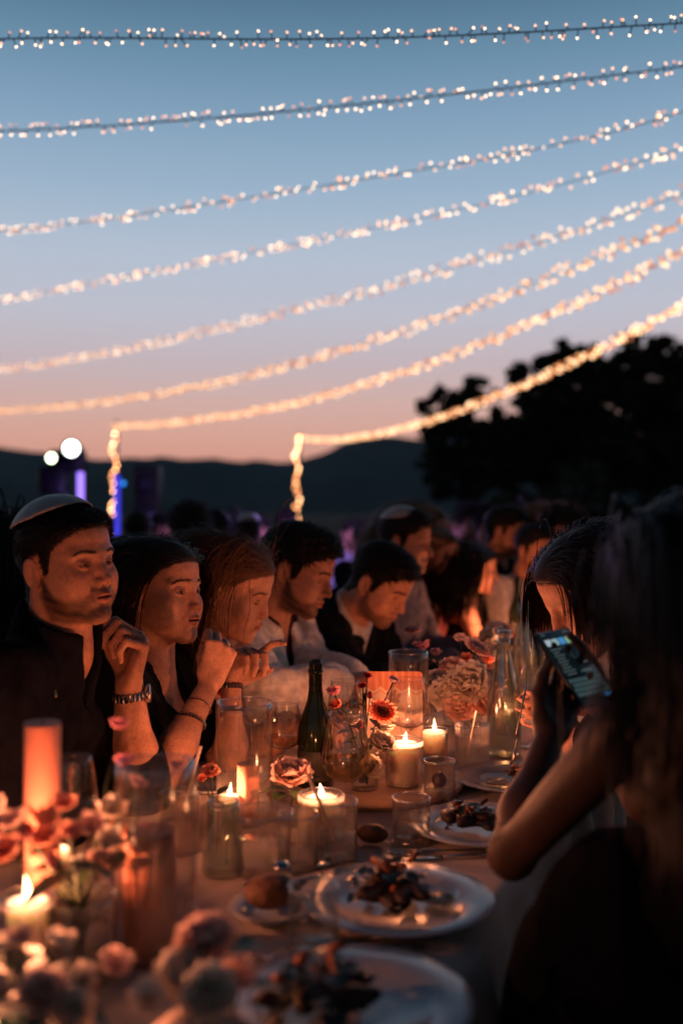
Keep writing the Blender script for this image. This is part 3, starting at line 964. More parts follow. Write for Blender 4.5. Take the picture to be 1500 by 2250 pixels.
# ------------------------------------------------------------------ terrain, hills, trees
M_GROUND = mat('dry_lawn', (.030, .034, .018), rough=.95, spec=.1, base2=(.05, .042, .026), nscale=1.5, bump=.6, bscale=9, bdist=.02)
M_HILL = mat('wooded_hillside', (.11, .14, .13), rough=1, spec=0, base2=(.07, .10, .09), nscale=.012, bump=.5, bscale=.02, bdist=6)
mb = MB()
mb.grid(lambda u, v: ((u-.5)*5200, -60+v*v*2600, -.012-.6*sst(np.float64(v), .2, .6)*0), 40, 60)
mb.build('ground', M_GROUND, kind='structure')
PROF = [(-2600, 1040), (-1500, 1000), (-600, 960), (-200, 968), (0, 985), (60, 998), (110, 1012), (180, 1020), (300, 1026), (400, 1021), (480, 1011), (560, 1018), (640, 1022), (690, 1010), (740, 995), (790, 985), (860, 984), (930, 985), (1050, 975), (1300, 990), (1700, 960), (2400, 990), (3600, 1040)]
px_ = [a for a, b in PROF]; py_ = [b for a, b in PROF]
DH = 1900.
def hill(u, v):
    px = -2600+u*6200
    x = (px-750)/FPX*DH
    top = CAMZ+(1125-np.interp(px, px_, py_))/FPX*DH
    n = 3*math.sin(x*.031)+2*math.sin(x*.077+1)+1.2*math.sin(x*.19+2)
    s = math.sin(v*math.pi*.5)
    y = 900+v*1000
    z = -1+(top+n*.8+1)*s**.8
    if v < .95: z *= 1-.10*math.sin(v*math.pi)*math.sin(x*.012+v*5)
    return (x*(.55+.45*v), y, z)
mb = MB(); mb.grid(hill, 260, 26)
mb.grid(lambda u, v: (hill(u, 1)[0], 1900+v*700, hill(u, 1)[2]*(1-v)-1*v), 260, 5)
mb.build('hills', M_HILL, kind='structure')

M_BARK = mat('pine_bark', (.06, .04, .028), rough=.9, noise=.4, nscale=14, bump=.6, bscale=20)
M_LEAFD = mat('dark_foliage', (.022, .034, .016), rough=.8, spec=.15, base2=(.036, .05, .024), nscale=3)
def tree(name, label, base, clumps, trunk_r=.28, n=4200, leaf=.16, group='dark trees beyond the party', conic=None):
    """clumps: list of (centre, (rx,ry,rz)) relative to base; leaf-sized faces through each clump"""
    rng = np.random.default_rng(int(abs(base.x*100)+abs(base.y*10)))
    root = empty(name, tuple(base), label=label, cat='tree', group=group)
    mb = MB(); zc = max(c[0][2] for c in clumps); cx = sum(c[0][0] for c in clumps)/len(clumps)
    top = Vector((cx, 0, zc*.8))
    pts = [Vector((0, 0, -.3)), Vector((.06, .1, zc*.2)), Vector((cx*.4, 0, zc*.5)), top]
    mb.tube(pts, [trunk_r, trunk_r*.8, trunk_r*.6, trunk_r*.25], 10)
    mb.build('trunk', M_BARK, root)
    mb = MB()
    for c, r in clumps:
        t = rng.uniform(.35, .8); p = pts[1].lerp(top, t); q = Vector(c)
        mb.tube([p, p.lerp(q, .5)+Vector((0, 0, -.15)), q], [trunk_r*.35, trunk_r*.22, trunk_r*.08], 6)
    mb.build('limbs', M_BARK, root)
    vol = np.array([r[0]*r[1]*r[2] for c, r in clumps])**(2/3); cnt = (vol/vol.sum()*n).astype(int)
    P0 = []
    for (c, r), k in zip(clumps, cnt):
        # sub-clumps give the ragged outline
        m = max(4, k//45)
        d = unit(rng.normal(size=(m, 3)))*rng.uniform(.30, 1.06, (m, 1))**.5
        cen = np.array(c)+d*np.array(r)
        idx = rng.integers(0, m, k)
        P0.append(cen[idx]+rng.normal(size=(k, 3))*np.array(r)*.105)
    P0 = np.concatenate(P0); k = len(P0)
    a = unit(rng.normal(size=(k, 3))); b = unit(np.cross(a, rng.normal(size=(k, 3))))
    s = leaf*rng.uniform(.5, 1.3, (k, 1))
    V = np.stack([P0-a*s, P0+b*s*.55, P0+a*s, P0-b*s*.55], 1).reshape(-1, 3)
    F = np.arange(k*4).reshape(-1, 4)
    link_obj('crown', make_mesh('crown', V, F, M_LEAFD, False), root)
    return root
def PB(px, d, z=0): return Vector(((px-750)/FPX*d, d, z))
def clump_px(base, px, py, d, r, squash=.8):
    q = P(px, py, d); m = r/FPX*d
    return ((q.x-base.x, q.y-base.y, q.z), (m, m, m*squash))
D1 = 30.
b = PB(1040, D1)
tree('pine_tree', 'low dark pine at the left end of the trees, reaching left over the hills', b, [clump_px(b, *a) for a in
     ((985, 900, 29, 58), (1040, 870, 30, 50), (1000, 960, 30, 75), (1080, 945, 30, 58), (935, 905, 29, 26), (1010, 1040, 30, 80), (1122, 945, 31, 50), (1120, 1010, 31, 60), (960, 1060, 30, 40), (1090, 1020, 31, 70))], .22, 11000, .15)
b = PB(1210, D1+4)
tree('pine_tree', 'middle dark pine with two rounded tops behind the last string of lights', b, [clump_px(b, *a) for a in
     ((1175, 830, 33, 50), (1225, 790, 34, 50), (1270, 800, 34, 45), (1175, 905, 34, 58), (1250, 890, 34, 95), (1200, 990, 34, 95), (1290, 960, 34, 90), (1140, 1000, 33, 70))], .3, 15000, .17)
b = PB(1420, D1+2)
tree('pine_tree', 'tallest dark pine at the right edge of the photo', b, [clump_px(b, *a) for a in
     ((1340, 800, 32, 60), (1400, 770, 32, 55), (1478, 770, 32, 45), (1440, 850, 32, 110), (1360, 900, 32, 100), (1500, 900, 32, 110), (1400, 1000, 32, 120), (1500, 1010, 32, 110), (1570, 840, 32, 100), (1310, 1010, 32, 80))], .34, 18000, .17)
b = PB(1690, D1+6)
tree('pine_tree', 'dark pine beyond the right frame edge beside the tallest one', b, [clump_px(b, *a) for a in
     ((1640, 820, 36, 110), (1720, 780, 36, 120), (1680, 940, 36, 150), (1790, 930, 36, 120))], .34, 7000, .22)
# hedge of dark shrubs closing the foot of the trees
rng = np.random.default_rng(4); k = 9000
u = rng.uniform(0, 1, k); yy = 26+rng.normal(size=k)*.9; xx = 3.0+u*24
zz = np.abs(rng.normal(size=k))*.0+rng.uniform(0, 1, k)**.7*(1.9+.5*np.sin(xx*1.3)+.35*np.sin(xx*3.1+1))
P0 = np.stack([xx, yy, zz], 1); a = unit(rng.normal(size=(k, 3))); b2 = unit(np.cross(a, rng.normal(size=(k, 3)))); s_ = .16*rng.uniform(.5, 1.3, (k, 1))
V = np.stack([P0-a*s_, P0+b2*s_*.6, P0+a*s_, P0-b2*s_*.6], 1).reshape(-1, 3)
tag(link_obj('hedge', make_mesh('hedge', V, np.arange(k*4).reshape(-1, 4), M_LEAFD, False)), 'dark hedge closing the foot of the pines', 'hedge')

# ------------------------------------------------------------------ strings of fairy lights
M_CABLE = mat('black_cable', (.012, .012, .014), rough=.6)
STR = [
 ([(0, 85), (250, 82), (500, 86), (750, 84), (1000, 77), (1250, 65), (1500, 50)], 'topmost string of fairy lights, almost level across the blue sky'),
 ([(0, 288), (250, 274), (500, 257), (750, 232), (1000, 205), (1250, 177), (1500, 145)], 'second string of fairy lights from the top, rising gently to the right'),
 ([(0, 508), (250, 480), (500, 440), (750, 400), (1000, 362), (1250, 310), (1500, 245)], 'third string of fairy lights from the top'),
 ([(0, 660), (250, 615), (500, 562), (750, 518), (1000, 460), (1250, 400), (1500, 325)], 'fourth string of fairy lights from the top, its lights in small bunches'),
 ([(0, 812), (250, 773), (500, 716), (750, 655), (1000, 587), (1250, 510), (1500, 425)], 'fifth string of fairy lights from the top, between the bunched one and the lower bands'),
 ([(0, 903), (250, 881), (500, 835), (750, 770), (1000, 690), (1250, 590), (1500, 487)], 'unbroken band of fairy lights reaching the left edge just above the hills'),
 ([(250, 936), (500, 914), (750, 858), (1000, 778), (1250, 672), (1500, 553)], 'fairy lights running from the left lit pole up to the right'),
 ([(652, 962), (850, 950), (1000, 905), (1250, 800), (1500, 668)], 'lowest string of fairy lights, from the right lit pole across the dark trees'),
]
HS = 2.95
bulb_sizes = [.0036, .0044, .0060, .0078, .0105, .0130, .0150, .0160]
lum = [30, 32, 24, 19, 14, 13.5, 15, 20]
def ico(r, sub=1):
    t = (1+5**.5)/2
    V = [(-1, t, 0), (1, t, 0), (-1, -t, 0), (1, -t, 0), (0, -1, t), (0, 1, t), (0, -1, -t), (0, 1, -t), (t, 0, -1), (t, 0, 1), (-t, 0, -1), (-t, 0, 1)]
    F = [[0, 11, 5], [0, 5, 1], [0, 1, 7], [0, 7, 10], [0, 10, 11], [1, 5, 9], [5, 11, 4], [11, 10, 2], [10, 7, 6], [7, 1, 8], [3, 9, 4], [3, 4, 2], [3, 2, 6], [3, 6, 8], [3, 8, 9], [4, 9, 5], [2, 4, 11], [6, 2, 10], [8, 6, 7], [9, 8, 1]]
    V = [Vector(v).normalized()*r for v in V]
    return V, F
rs = random.Random(5)
for si, (pts, label) in enumerate(STR):
    (x0, y0), (x1, y1) = pts[0], pts[-1]
    def pl(px, py):
        d = (HS-CAMZ)*FPX/(1125-py); return Vector(((px-750)/FPX*d, d))
    A, B = pl(x0, y0), pl(x1, y1)
    if si == 0: A = Vector(((x0-750)/FPX*3.22, 3.22)); B = Vector(((x1-750)/FPX*3.05, 3.05))
    AB = B-A
    W = []
    xs = np.linspace(x0, x1, 60); 
    co = np.polyfit([p[0] for p in pts], [p[1] for p in pts], 4); ys = np.polyval(co, xs)
    for px, py in zip(xs, ys):
        a = (px-750)/FPX   # x = a*y ; point on plan line A + t AB
        t = (a*A.y-A.x)/(AB.x-a*AB.y)
        q = A+AB*t; W.append(Vector((q.x, q.y, CAMZ+(1125-py)/FPX*q.y)))
    # carry the string on past both sides of the frame
    e1 = (W[-1]-W[-4]).normalized(); W = W+[W[-1]+e1*k+Vector((0, 0, .02*k*k)) for k in (.3, .6, .9)]
    if si < 6: e0 = (W[0]-W[3]).normalized(); W = [W[0]+e0*k for k in (.9, .6, .3)]+W
    drop_from = None
    if si >= 6:   # the string hangs down its pole
        top = W[0]; wob = [Vector((top.x+.05*math.sin(k*1.3), top.y, top.z-k*.12)) for k in range(int((top.z-.5)/.12)+1, 0, -1)]
        W = wob+W; drop_from = len(wob)
    L = [0]
    for a_, b_ in zip(W, W[1:]): L.append(L[-1]+(b_-a_).length)
    root = empty('fairy_light_string', tuple(W[0]), label=label, cat='fairy lights', group='strings of fairy lights over the tables')
    o3 = W[0]
    mb = MB(); mb.tube([w-o3 for w in W], .0026 if si < 2 else .0018, 6)
    dens = [62, 60, 58, 58, 56, 56, 56, 56][si]
    spans = []
    total = L[-1]; n = int(total*dens); br = bulb_sizes[si]
    wk = 0 if si < 5 else .06
    # four brightness classes: a lamp seen end-on is white, one seen from the side dim and orange
    cls = []
    for ci, (c, k) in enumerate(((( 1, .66, .42), 1.0), ((1, .50, .28), .66), ((1, .36, .19), .42), ((.95, .36, .26), .26))):
        V, F = ico(br)
        cls.append(make_mesh('bulb', V, F, emis('bulb_light', (c[0], c[1]-wk, c[2]-wk*1.6), lum[si]*k*.16*(1.0 if si < 4 else .95)), True))
    pos = []
    clump = 0
    for i in range(n):
        t = (i+.5)/n*total+rs.gauss(0, .35/dens)
        if si in (2, 3): t += .045*math.sin(t*9)+.03*math.sin(t*21+1)
        t = min(max(t, 0), total-.001)
        j = int(np.searchsorted(L, t)-1); j = max(0, min(j, len(W)-2)); p = W[j].lerp(W[j+1], (t-L[j])/(L[j+1]-L[j]))
        a = rs.uniform(0, 6.28) if si > 1 else (rs.choice((1, -1))*math.pi/2+rs.gauss(0, .45))
        rr = rs.uniform(.016, .026) if si < 4 else rs.uniform(.012, .045)
        tan = (W[j+1]-W[j]).normalized(); sd = tan.cross(Vector((0, 0, 1)))
        if sd.length < .3: sd = Vector((1, 0, 0))
        sd.normalize(); upv = sd.cross(tan)
        off = (sd*math.cos(a)+upv*math.sin(a))*rr+tan*rs.gauss(0, .006)
        pos.append((p, p+off, rs.choices((0, 1, 2, 3), (5, 4, 2.2, 1.2))[0]))
    if drop_from:   # sparse larger lamps down the pole
        hang = [q for q in pos if q[0].x < W[drop_from].x+.12 and q[0].z < top.z-.02]
        rest = [q for q in pos if q not in hang]; hang = hang[::5]; pos = rest
    inview = [q for q in pos if -20 < (q[1].x/q[1].y*FPX+750) < 1520]
    outv = [q for q in pos if not (-20 < (q[1].x/q[1].y*FPX+750) < 1520)]
    inview.sort(key=lambda q: q[1].y)
    singles, mass = inview[:296], inview[296:]+outv
    if si < 3:
        for p, q, c in pos: mb.tube([p-o3, q-o3], .0019, 5)
    mb.build('cable', M_CABLE, root)
    for p, q, c in singles[:(250 if drop_from else 296)]:
        link_obj('bulb', cls[c], root, q-o3)
    if drop_from:
        mass = mass+singles[250:]
        Vh, Fh = ico(br*1.5)
        mh = [make_mesh('hanging_bulb', Vh, Fh, emis('hanging_bulb_light', c_, k_), True) for c_, k_ in (((1, .44, .17), 15), ((1, .36, .13), 9), ((1, .52, .26), 24))]
        for p, q, c in hang: link_obj('hanging_bulb', mh[c % 3], root, q-o3)
    if mass:
        m2 = [MB() for _ in cls]
        allm = MB()
        V0, F0 = ico(br)
        VV = []; FF = []; MI = []
        for p, q, c in mass:
            o = len(VV); VV += [tuple(v+q-o3) for v in V0]; FF += [[a+o for a in f] for f in F0]; MI += [c]*len(F0)
        me = make_mesh('bulb_mass', VV, FF, None, True)
        for c in cls: me.materials.append(c.materials[0])
        me.polygons.foreach_set('material_index', MI)
        tag(link_obj('further_bulbs', me, root), kind='stuff')

# ------------------------------------------------------------------ poles, stage lights, speaker
M_BLACKMET = mat('black_painted_metal', (.012, .012, .014), rough=.45, metal=.3, noise=.3)
M_GALV = mat('dark_pole', (.012, .012, .013), rough=.8, noise=.3)
for (px, d, lab) in ((250, 18.75, 'left tall pole carrying the end of a light string, beside the blue tube'), (652, 21.8, 'right tall pole wound with warm lights, behind the man in the white jacket')):
    b = PB(px+6, d, 0); r = empty('light_pole', tuple(b), label=lab, cat='pole', group='poles holding up the light strings')
    mb = MB(); mb.tube([(0, 0.06, 0), (0, .06, 3.06)], .022, 12); mb.build('pole', M_GALV, r)
    mb = MB(); mb.lathe([(.16, 0), (.16, .02), (.03, .05), (.03, .09)], 20, Matrix.Translation((0, .06, 0))); mb.build('base_plate', M_GALV, r)
    mb = MB(); mb.tube([(0, .06, 3.0), (-.03, 0, 3.04), (0, -.02, 2.98)], .006, 6); mb.build('hook', M_GALV, r)
def led_tube(px, d, z0, z1, c, s, lab, rad=.03):
    b = PB(px, d, 0); r = empty('led_tube', tuple(b), label=lab, cat='stage light', group='glowing tubes by the stage')
    mb = MB(); mb.lathe([(.15, 0), (.15, .03), (.02, .04), (.02, z0)], 16); mb.build('stand', M_BLACKMET, r)
    mb = MB(); mb.tube([(0, 0, z0), (0, 0, z1)], rad, 16); mb.build('tube', emis('tube_light', c, s, True), r)
    mb = MB(); mb.box((0, 0, z1+.015), (rad, rad, .015), bev=.004); mb.build('cap', M_BLACKMET, r)
led_tube(177, 9.5, .9, 1.72, (.34, .20, 1.0), 1.9, 'violet glowing tube just behind the crown of the man in the kippah', .030)
led_tube(257, 9.6, .9, 1.69, (.06, .06, .85), 1.0, 'deep blue glowing tube standing in front of the left light pole', .028)
def spot(px, py, d, rad, c, s, lab, aim=(0, -1, .02), stand=True):
    q = P(px, py, d); r = empty('stage_spotlight', (q.x, q.y, 0), label=lab, cat='stage light', group='lit stage lamps on the stand')
    Mx = Matrix.Translation((0, 0, q.z)) @ Vector(aim).to_track_quat('Z', 'Y').to_matrix().to_4x4()
    mb = MB(); mb.lathe([(rad*.5, -.22), (rad*.9, -.18), (rad*1.15, -.06), (rad*1.25, 0), (rad*1.12, 0), (rad*1.02, -.03), (rad*.6, -.05)], 28, Mx)
    mb.build('housing', M_BLACKMET, r)
    mb = MB(); mb.lathe([(.0001, -.005), (rad*.6, -.007), (rad*1.0, -.012)], 28, Mx); mb.build('lens', emis('lamp_lens', c, s, False), r)
    mb = MB(); mb.tube([Mx @ Vector((-rad*1.3, 0, -.08)), Mx @ Vector((-rad*1.35, -.0, .0))+Vector((0, 0, -.0)), Vector((0, .1, q.z-rad*1.9)), Mx @ Vector((rad*1.35, 0, 0)), Mx @ Vector((rad*1.3, 0, -.08))], .012, 6)
    mb.build('yoke', M_BLACKMET, r)
    return r
spot(112, 1006, 9.0, .040, (.80, 1.0, .62), 9, 'smaller round white stage lamp at the lower left of the pair')
spot(156, 985, 8.9, .068, (.86, 1.0, .86), 9, 'larger round white stage lamp at the upper right of the pair')
spot(270, 1062, 9.4, .022, (.02, .25, .9), 2.0, 'small blue lamp beside the blue tube')
b = PB(135, 9.15); r = empty('lamp_stand', tuple(b), label='black tripod stand under the two white stage lamps', cat='lamp stand')
mb = MB(); mb.tube([(0, 0, .25), (0, 0, 1.86)], .022, 10); mb.build('column', M_BLACKMET, r)
mb = MB(); mb.tube([(-.22, 0, 1.60), (.22, 0, 1.86)], .02, 8); mb.build('crossbar', M_BLACKMET, r)
for k in range(3):
    a = k*2.094; mb = MB(); mb.tube([(0, 0, .75), (.55*math.cos(a), .55*math.sin(a), .02)], .013, 6); mb.build('leg', M_BLACKMET, r)
mb = MB(); mb.box((-.07, 0, 1.62), (.12, .09, .13), Matrix.Rotation(.0, 4, 'Y'), bev=.02); mb.box((.05, .02, 1.80), (.16, .09, .10), bev=.02); mb.build('dimmer_box', M_BLACKMET, r)
b = PB(325, 10.5); r = empty('speaker_tower', tuple(b), label='tall black loudspeaker standing in front of the hills', cat='loudspeaker')
mb = MB(); mb.box((0, 0, .55), (.14, .16, .55), bev=.01); mb.build('subwoofer', M_BLACKMET, r)
mb = MB(); mb.box((0, 0, 1.46), (.135, .13, .355), bev=.02); mb.build('cabinet', M_BLACKMET, r)
mb = MB(); mb.box((0, -.14, 1.46), (.12, .006, .33), bev=.004); mb.build('grille', mat('grille', (.02, .02, .022), rough=.8, bump=.6, bscale=200), r)
for j, zz_ in enumerate((1.30, 1.62)):
    mb = MB(); mb.lathe([(.085, 0), (.08, .012), (.05, .004), (.0001, .01)], 20, Matrix.Translation((0, -.147, zz_)) @ Matrix.Rotation(R(90), 4, 'X')); mb.build('driver', M_BLACKMET, r)
# added unseen point lamps that wash the farther guests in stage colours
for (px, py, d, c, e, lab) in ((250, 1050, 8.6, (.35, .18, 1), 14, ''), (1280, 1060, 9.0, (.85, .12, .9), 16, ''), (1000, 1060, 8.6, (.45, .25, 1), 26, ''), (660, 1050, 7.9, (.45, .28, 1), 34, '')):
    l = bpy.data.lights.new('added_wash', 'POINT'); l.energy = e; l.color = c; l.shadow_soft_size = .08
    o = bpy.data.objects.new('added_wash', l); COL.objects.link(o); o.location = P(px, py, d)
# ------------------------------------------------------------------ the long table
TU = Vector((.370, .929, 0)).normalized(); TW = Vector((.929, -.370, 0)).normalized(); TC = Vector((-.05, 1.85, 0)); HW = .41
TROT = math.atan2(TU.y, TU.x)
S0_, S1_ = -1.42, 5.2
def onT(s, w, z=TZ): return TC+TU*s+TW*w+Vector((0, 0, z))
M_LINEN = mat('linen_tablecloth', (.52, .42, .35), rough=.95, spec=.1, noise=.10, nscale=14, bump=.45, bscale=260, bdist=.0008, sheen=.2)
M_WOODT = mat('table_wood', (.12, .08, .05), rough=.6, noise=.3)
ctr = TC+TU*((S0_+S1_)/2)
r = empty('long_table', (ctr.x, ctr.y, 0), TROT, label='long dinner table hidden under the grey-beige cloth', cat='table')
hl = (S1_-S0_)/2
mb = MB(); mb.box((0, 0, TZ-.022), (hl-.01, HW-.012, .016), bev=.004); mb.build('tabletop', M_WOODT, r)
for sx_ in (-1, -.33, .33, 1):
    for sy_ in (-1, 1):
        mb = MB(); mb.tube([(sx_*(hl-.12), sy_*(HW-.1), 0), (sx_*(hl-.12), sy_*(HW-.1), TZ-.04)], .022, 8); mb.build('leg', M_WOODT, r)
mb = MB()
NS, NW = 330, 44
def clothf(u, v):
    s = S0_+u*(S1_-S0_)-(S0_+S1_)/2
    t = (v-.5)*2*(HW+.30)
    wr = .0022*math.sin(s*19+t*7)*math.sin(t*11+s*3)*.5
    if abs(t) <= HW: return (s, t, TZ-.0016+wr*.35)
    sg = 1 if t > 0 else -1; e = abs(t)-HW
    q = min(1, e/.05)
    wv = (.020*math.sin(s*21)+.012*math.sin(s*43+1))*min(1, e/.12)
    return (s, sg*(HW+.006+wv+.012*q), TZ-.004-e)
mb.grid(clothf, NS, NW)
tag(mb.build('tablecloth', M_LINEN), 'grey-beige linen cloth covering the long dinner table', 'tablecloth').location = (ctr.x, ctr.y, 0)
bpy.data.objects['tablecloth'].rotation_euler = (0, 0, TROT)

# ------------------------------------------------------------------ materials for the tableware
G_CLEAR = glass('clear_glass', f0=.12, edge=.9, rough=.05, frost=.008)
G_RIM = glass('glass_rim', f0=.38, edge=.95, rough=.12)
G_THIN = glass('thin_glass', f0=.10, edge=.85, rough=.035, frost=.006)
G_CUT = glass('cut_glass', f0=.16, edge=.85, rough=.09, relief=.5, rscale=150, frost=.12)
G_BOTTLE = glass('bottle_glass', (.86, .90, .84), f0=.24, edge=.95, rough=.08, frost=.03, relief=.6, rscale=26)
G_GREEN = mat('dark_green_bottle', (.006, .010, .004), rough=.06, spec=.6)
M_WATER = glass('water', (.95, .96, .95), f0=.05, edge=.5)
M_WINE = glass('white_wine', (.92, .78, .45), f0=.06, edge=.5)
M_PORC = mat('porcelain', (.34, .36, .40), rough=.17, spec=.55, noise=.03)
M_STEEL = mat('cutlery_steel', (.55, .53, .50), rough=.18, metal=1)
M_WAX = mat('ivory_wax', (.95, .77, .64), rough=.5, spec=.3, sss=1.0, sssr=(1, .72, .52), sscale=.026, noise=.04)
M_WAXR = mat('terracotta_wax', (.80, .32, .22), rough=.55, spec=.2, sss=.25, sssr=(1, .4, .25), sscale=.012, noise=.06, nscale=30)
M_WICK = mat('wick', (.01, .008, .006), rough=.9)
E_FLAME = emis('flame', (1, .58, .26), 7)
_n, _l = E_FLAME.node_tree.nodes, E_FLAME.node_tree.links
_t = _n.new('ShaderNodeBsdfTransparent'); _a = _n.new('ShaderNodeAddShader'); _e = [q for q in _n if q.type == 'EMISSION'][0]
_l.new(_t.outputs[0], _a.inputs[0]); _l.new(_e.outputs[0], _a.inputs[1]); _l.new(_a.outputs[0], _n['Material Output'].inputs[0])
E_FLAMEC = emis('flame_core', (1, .80, .52), 55)
CANDLE_COL = (1.0, .30, .135)
KW = [2.3]
FL = [0, 0, 1]
def candle(px, d, r, h, z=TZ, lit=True, power=1.0, label='', m=None, group=None, fl=1.0, off=(0, 0)):
    b = TD(px, d, z); b.x += off[0]; b.y += off[1]
    c = empty('candle', tuple(b), label=label, cat='candle', group=group)
    mb = MB()
    dip = .008 if lit else .002
    mb.lathe([(r*.96, .0008), (r, .003), (r*1.0, h-.003), (r*.975, h), (r*.86, h-.001), (r*.80, h-dip*.55), (r*.70, h-dip*.95), (r*.3, h-dip), (.0001, h-dip)], 28, wob=lambda a, z_: 1+.012*math.sin(3*a+z_*60)+.008*math.sin(7*a))
    mb.build('wax', m or M_WAX, c)
    mb = MB(); hw = h-dip+.004 if lit else h
    mb = MB(); mb.tube([(0, 0, h-dip-.001), (.0005, 0, hw+.003), (.0022, .001, hw+.008 if lit else hw+.006)], .0009, 6); mb.build('wick', M_WICK, c)
    if lit:
        mb = MB(); k = fl*.95
        mb.lathe([(.0001, 0), (.0030*k, .003*k), (.0046*k, .0085*k), (.0040*k, .015*k), (.0022*k, .022*k), (.0008*k, .028*k), (.0001, .031*k)], 14, Matrix.Translation((.0015, 0, hw+.001)))
        FR = random.Random(int(px)+7); mb.V = [(v[0]+(v[2]-hw)**2*FL[0], v[1]+(v[2]-hw)**2*FL[1], hw+(v[2]-hw)*FL[2]) for v in mb.V] if [FL.__setitem__(slice(0, 3), [FR.uniform(-6, 6), FR.uniform(-4, 4), FR.uniform(.75, 1.15)])] else 0
        mb.build('flame', E_FLAME, c)
        mb = MB(); 
        l = bpy.data.lights.new('candle_light', 'POINT'); l.energy = power*KW[0]; l.color = CANDLE_COL; l.shadow_soft_size = .0032
        o = bpy.data.objects.new('candle_light', l); COL.objects.link(o); o.parent = c; o.location = (.0015, 0, hw+.0125*k)
        try: o.visible_camera = True
        except Exception: pass
    return c
def vessel(name, px, d, r, h, m, label, cat='glass', z=TZ, t=.0018, base=.006, rt=None, wob=None, n=40, group=None, fill=None, fillm=None, fillh=0, prof=None, extra=None):
    b = TD(px, d, z)
    rt = rt or r
    c = empty(name, tuple(b), label=label, cat=cat, group=group)
    mb = MB()
    if prof is None:
        k = 14
        outer = [(r*.6, .0006), (r*.95, .0006), (r, .004)]+[(r+(rt-r)*j/k, .004+(h-.004)*j/k) for j in range(1, k+1)]
        inner = [(rt-t, h), ]+[(r+(rt-r)*(1-j/6)-t, h-(h-base)*j/6) for j in range(1, 7)]+[(.0001, base)]
        mb.lathe(outer+inner, n, wob=wob)
    else: mb.lathe(prof, n, wob=wob)
    mb.build('body', m, c)
    mb = MB(); mb.lathe([(rt-t/2+.0012*math.cos(q*1.0472), h+.0008+.0012*math.sin(q*1.0472)) for q in range(6)], n, close=True); mb.build('rim', G_RIM, c)
    if fillh:
        mb = MB(); rr = r+(rt-r)*(fillh/h)-t-.0006
        mb.lathe([(r-t-.0008, base+.0008), (rr, fillh), (rr*.99, fillh+.0006), (.0001, fillh)], n); mb.build('drink', fillm or M_WATER, c)
    if extra: extra(c)
    return c
def ribs(n, a): return lambda ang, z: 1+a*math.cos(n*ang)
def hob(n, a): return lambda ang, z: 1+a*max(0, math.cos(n*ang+(math.pi if int(z/.0062) % 2 else 0)))*abs(math.sin(z/.0062*math.pi))
def wine_glass(px, d, rb, h, label, z=TZ, bowl=.5, rim=.72, wine=0, group='wine glasses on the table', foot=.034):
    b = TD(px, d, z); c = empty('wine_glass', tuple(b), label=label, cat='wine glass', group=group)
    mb = MB(); mb.lathe([(foot, .0005), (foot, .0018), (foot*.5, .0035), (.0045, .009), (.0001, .010)], 32); mb.build('foot', G_THIN, c)
    zb = h*(1-bowl)
    mb = MB(); mb.lathe([(.0046, .008), (.0034, .02), (.0032, zb*.8), (.0048, zb-.004), (.008, zb+.002)], 14); mb.build('stem', G_CLEAR, c)
    pr = [(.0001, zb), (rb*.45, zb+.004), (rb*.86, zb+(h-zb)*.14), (rb, zb+(h-zb)*.30)]
    for j in range(1, 9):
        q = j/8; pr.append((rb+(rb*rim-rb)*q**1.15, zb+(h-zb)*(.30+.70*q)))
    inn = [(max(.0001, a-.0011), zz+.0010 if i < 2 else zz) for i, (a, zz) in enumerate(pr)][::-1]
    mb = MB(); mb.lathe(pr+inn, 40); mb.build('bowl', G_THIN, c)
    if wine:
        pr2 = [(max(.0001, a-.0016), zz+.0014) for a, zz in pr[:5]]
        pr2 = [q for q in pr2 if q[1] < zb+(h-zb)*wine]
        zt = zb+(h-zb)*wine; rt_ = pr2[-1][0]
        mb = MB(); mb.lathe(pr2+[(rt_*1.01, zt), (.0001, zt)], 40); mb.build('wine', M_WINE, c)
    return c
def water_bottle(px, d, label, h=.30, r=.041, m=None, z=TZ, cat='bottle', group='glass water bottles'):
    b = TD(px, d, z); c = empty('water_bottle', tuple(b), label=label, cat=cat, group=group)
    pr = [(r*.7, .001), (r*.97, .002), (r, .010), (r*1.01, h*.38), (r*.95, h*.50), (r*.74, h*.64), (r*.48, h*.78), (r*.37, h*.88), (r*.36, h*.935)]
    inn = [(a-.0025, zz) for a, zz in pr[2:]][::-1]+[(.0001, .008)]
    mb = MB(); mb.lathe(pr+inn, 40, wob=lambda a, zz: 1+.006*math.sin(9*a)*math.sin(zz*30)); mb.build('body', m or G_BOTTLE, c)
    mb = MB(); k = []
    for j in range(4): k += [(r*.37, h*(.935+.016*j)), (r*.42, h*(.940+.016*j)), (r*.42, h*(.946+.016*j)), (r*.37, h*(.950+.016*j))]
    mb.lathe(k+[(r*.33, h), (r*.30, h*.935)], 32); mb.build('screw_neck', m or G_CLEAR, c)
    return c
def plate(px, d, r, label, z=TZ, group='dinner plates on the table', name='dinner_plate'):
    b = TD(px, d, z); c = empty(name, tuple(b), label=label, cat='plate', group=group)
    mb = MB(); mb.lathe([(r*.45, .0005), (r*.56, .0005), (r*.60, .006), (r*.98, .0155), (r, .0175), (r*.985, .0190), (r*.66, .0115), (r*.60, .0072), (r*.3, .0060), (.0001, .0060)], 72)
    mb.build('dish', M_PORC, c)
    return c
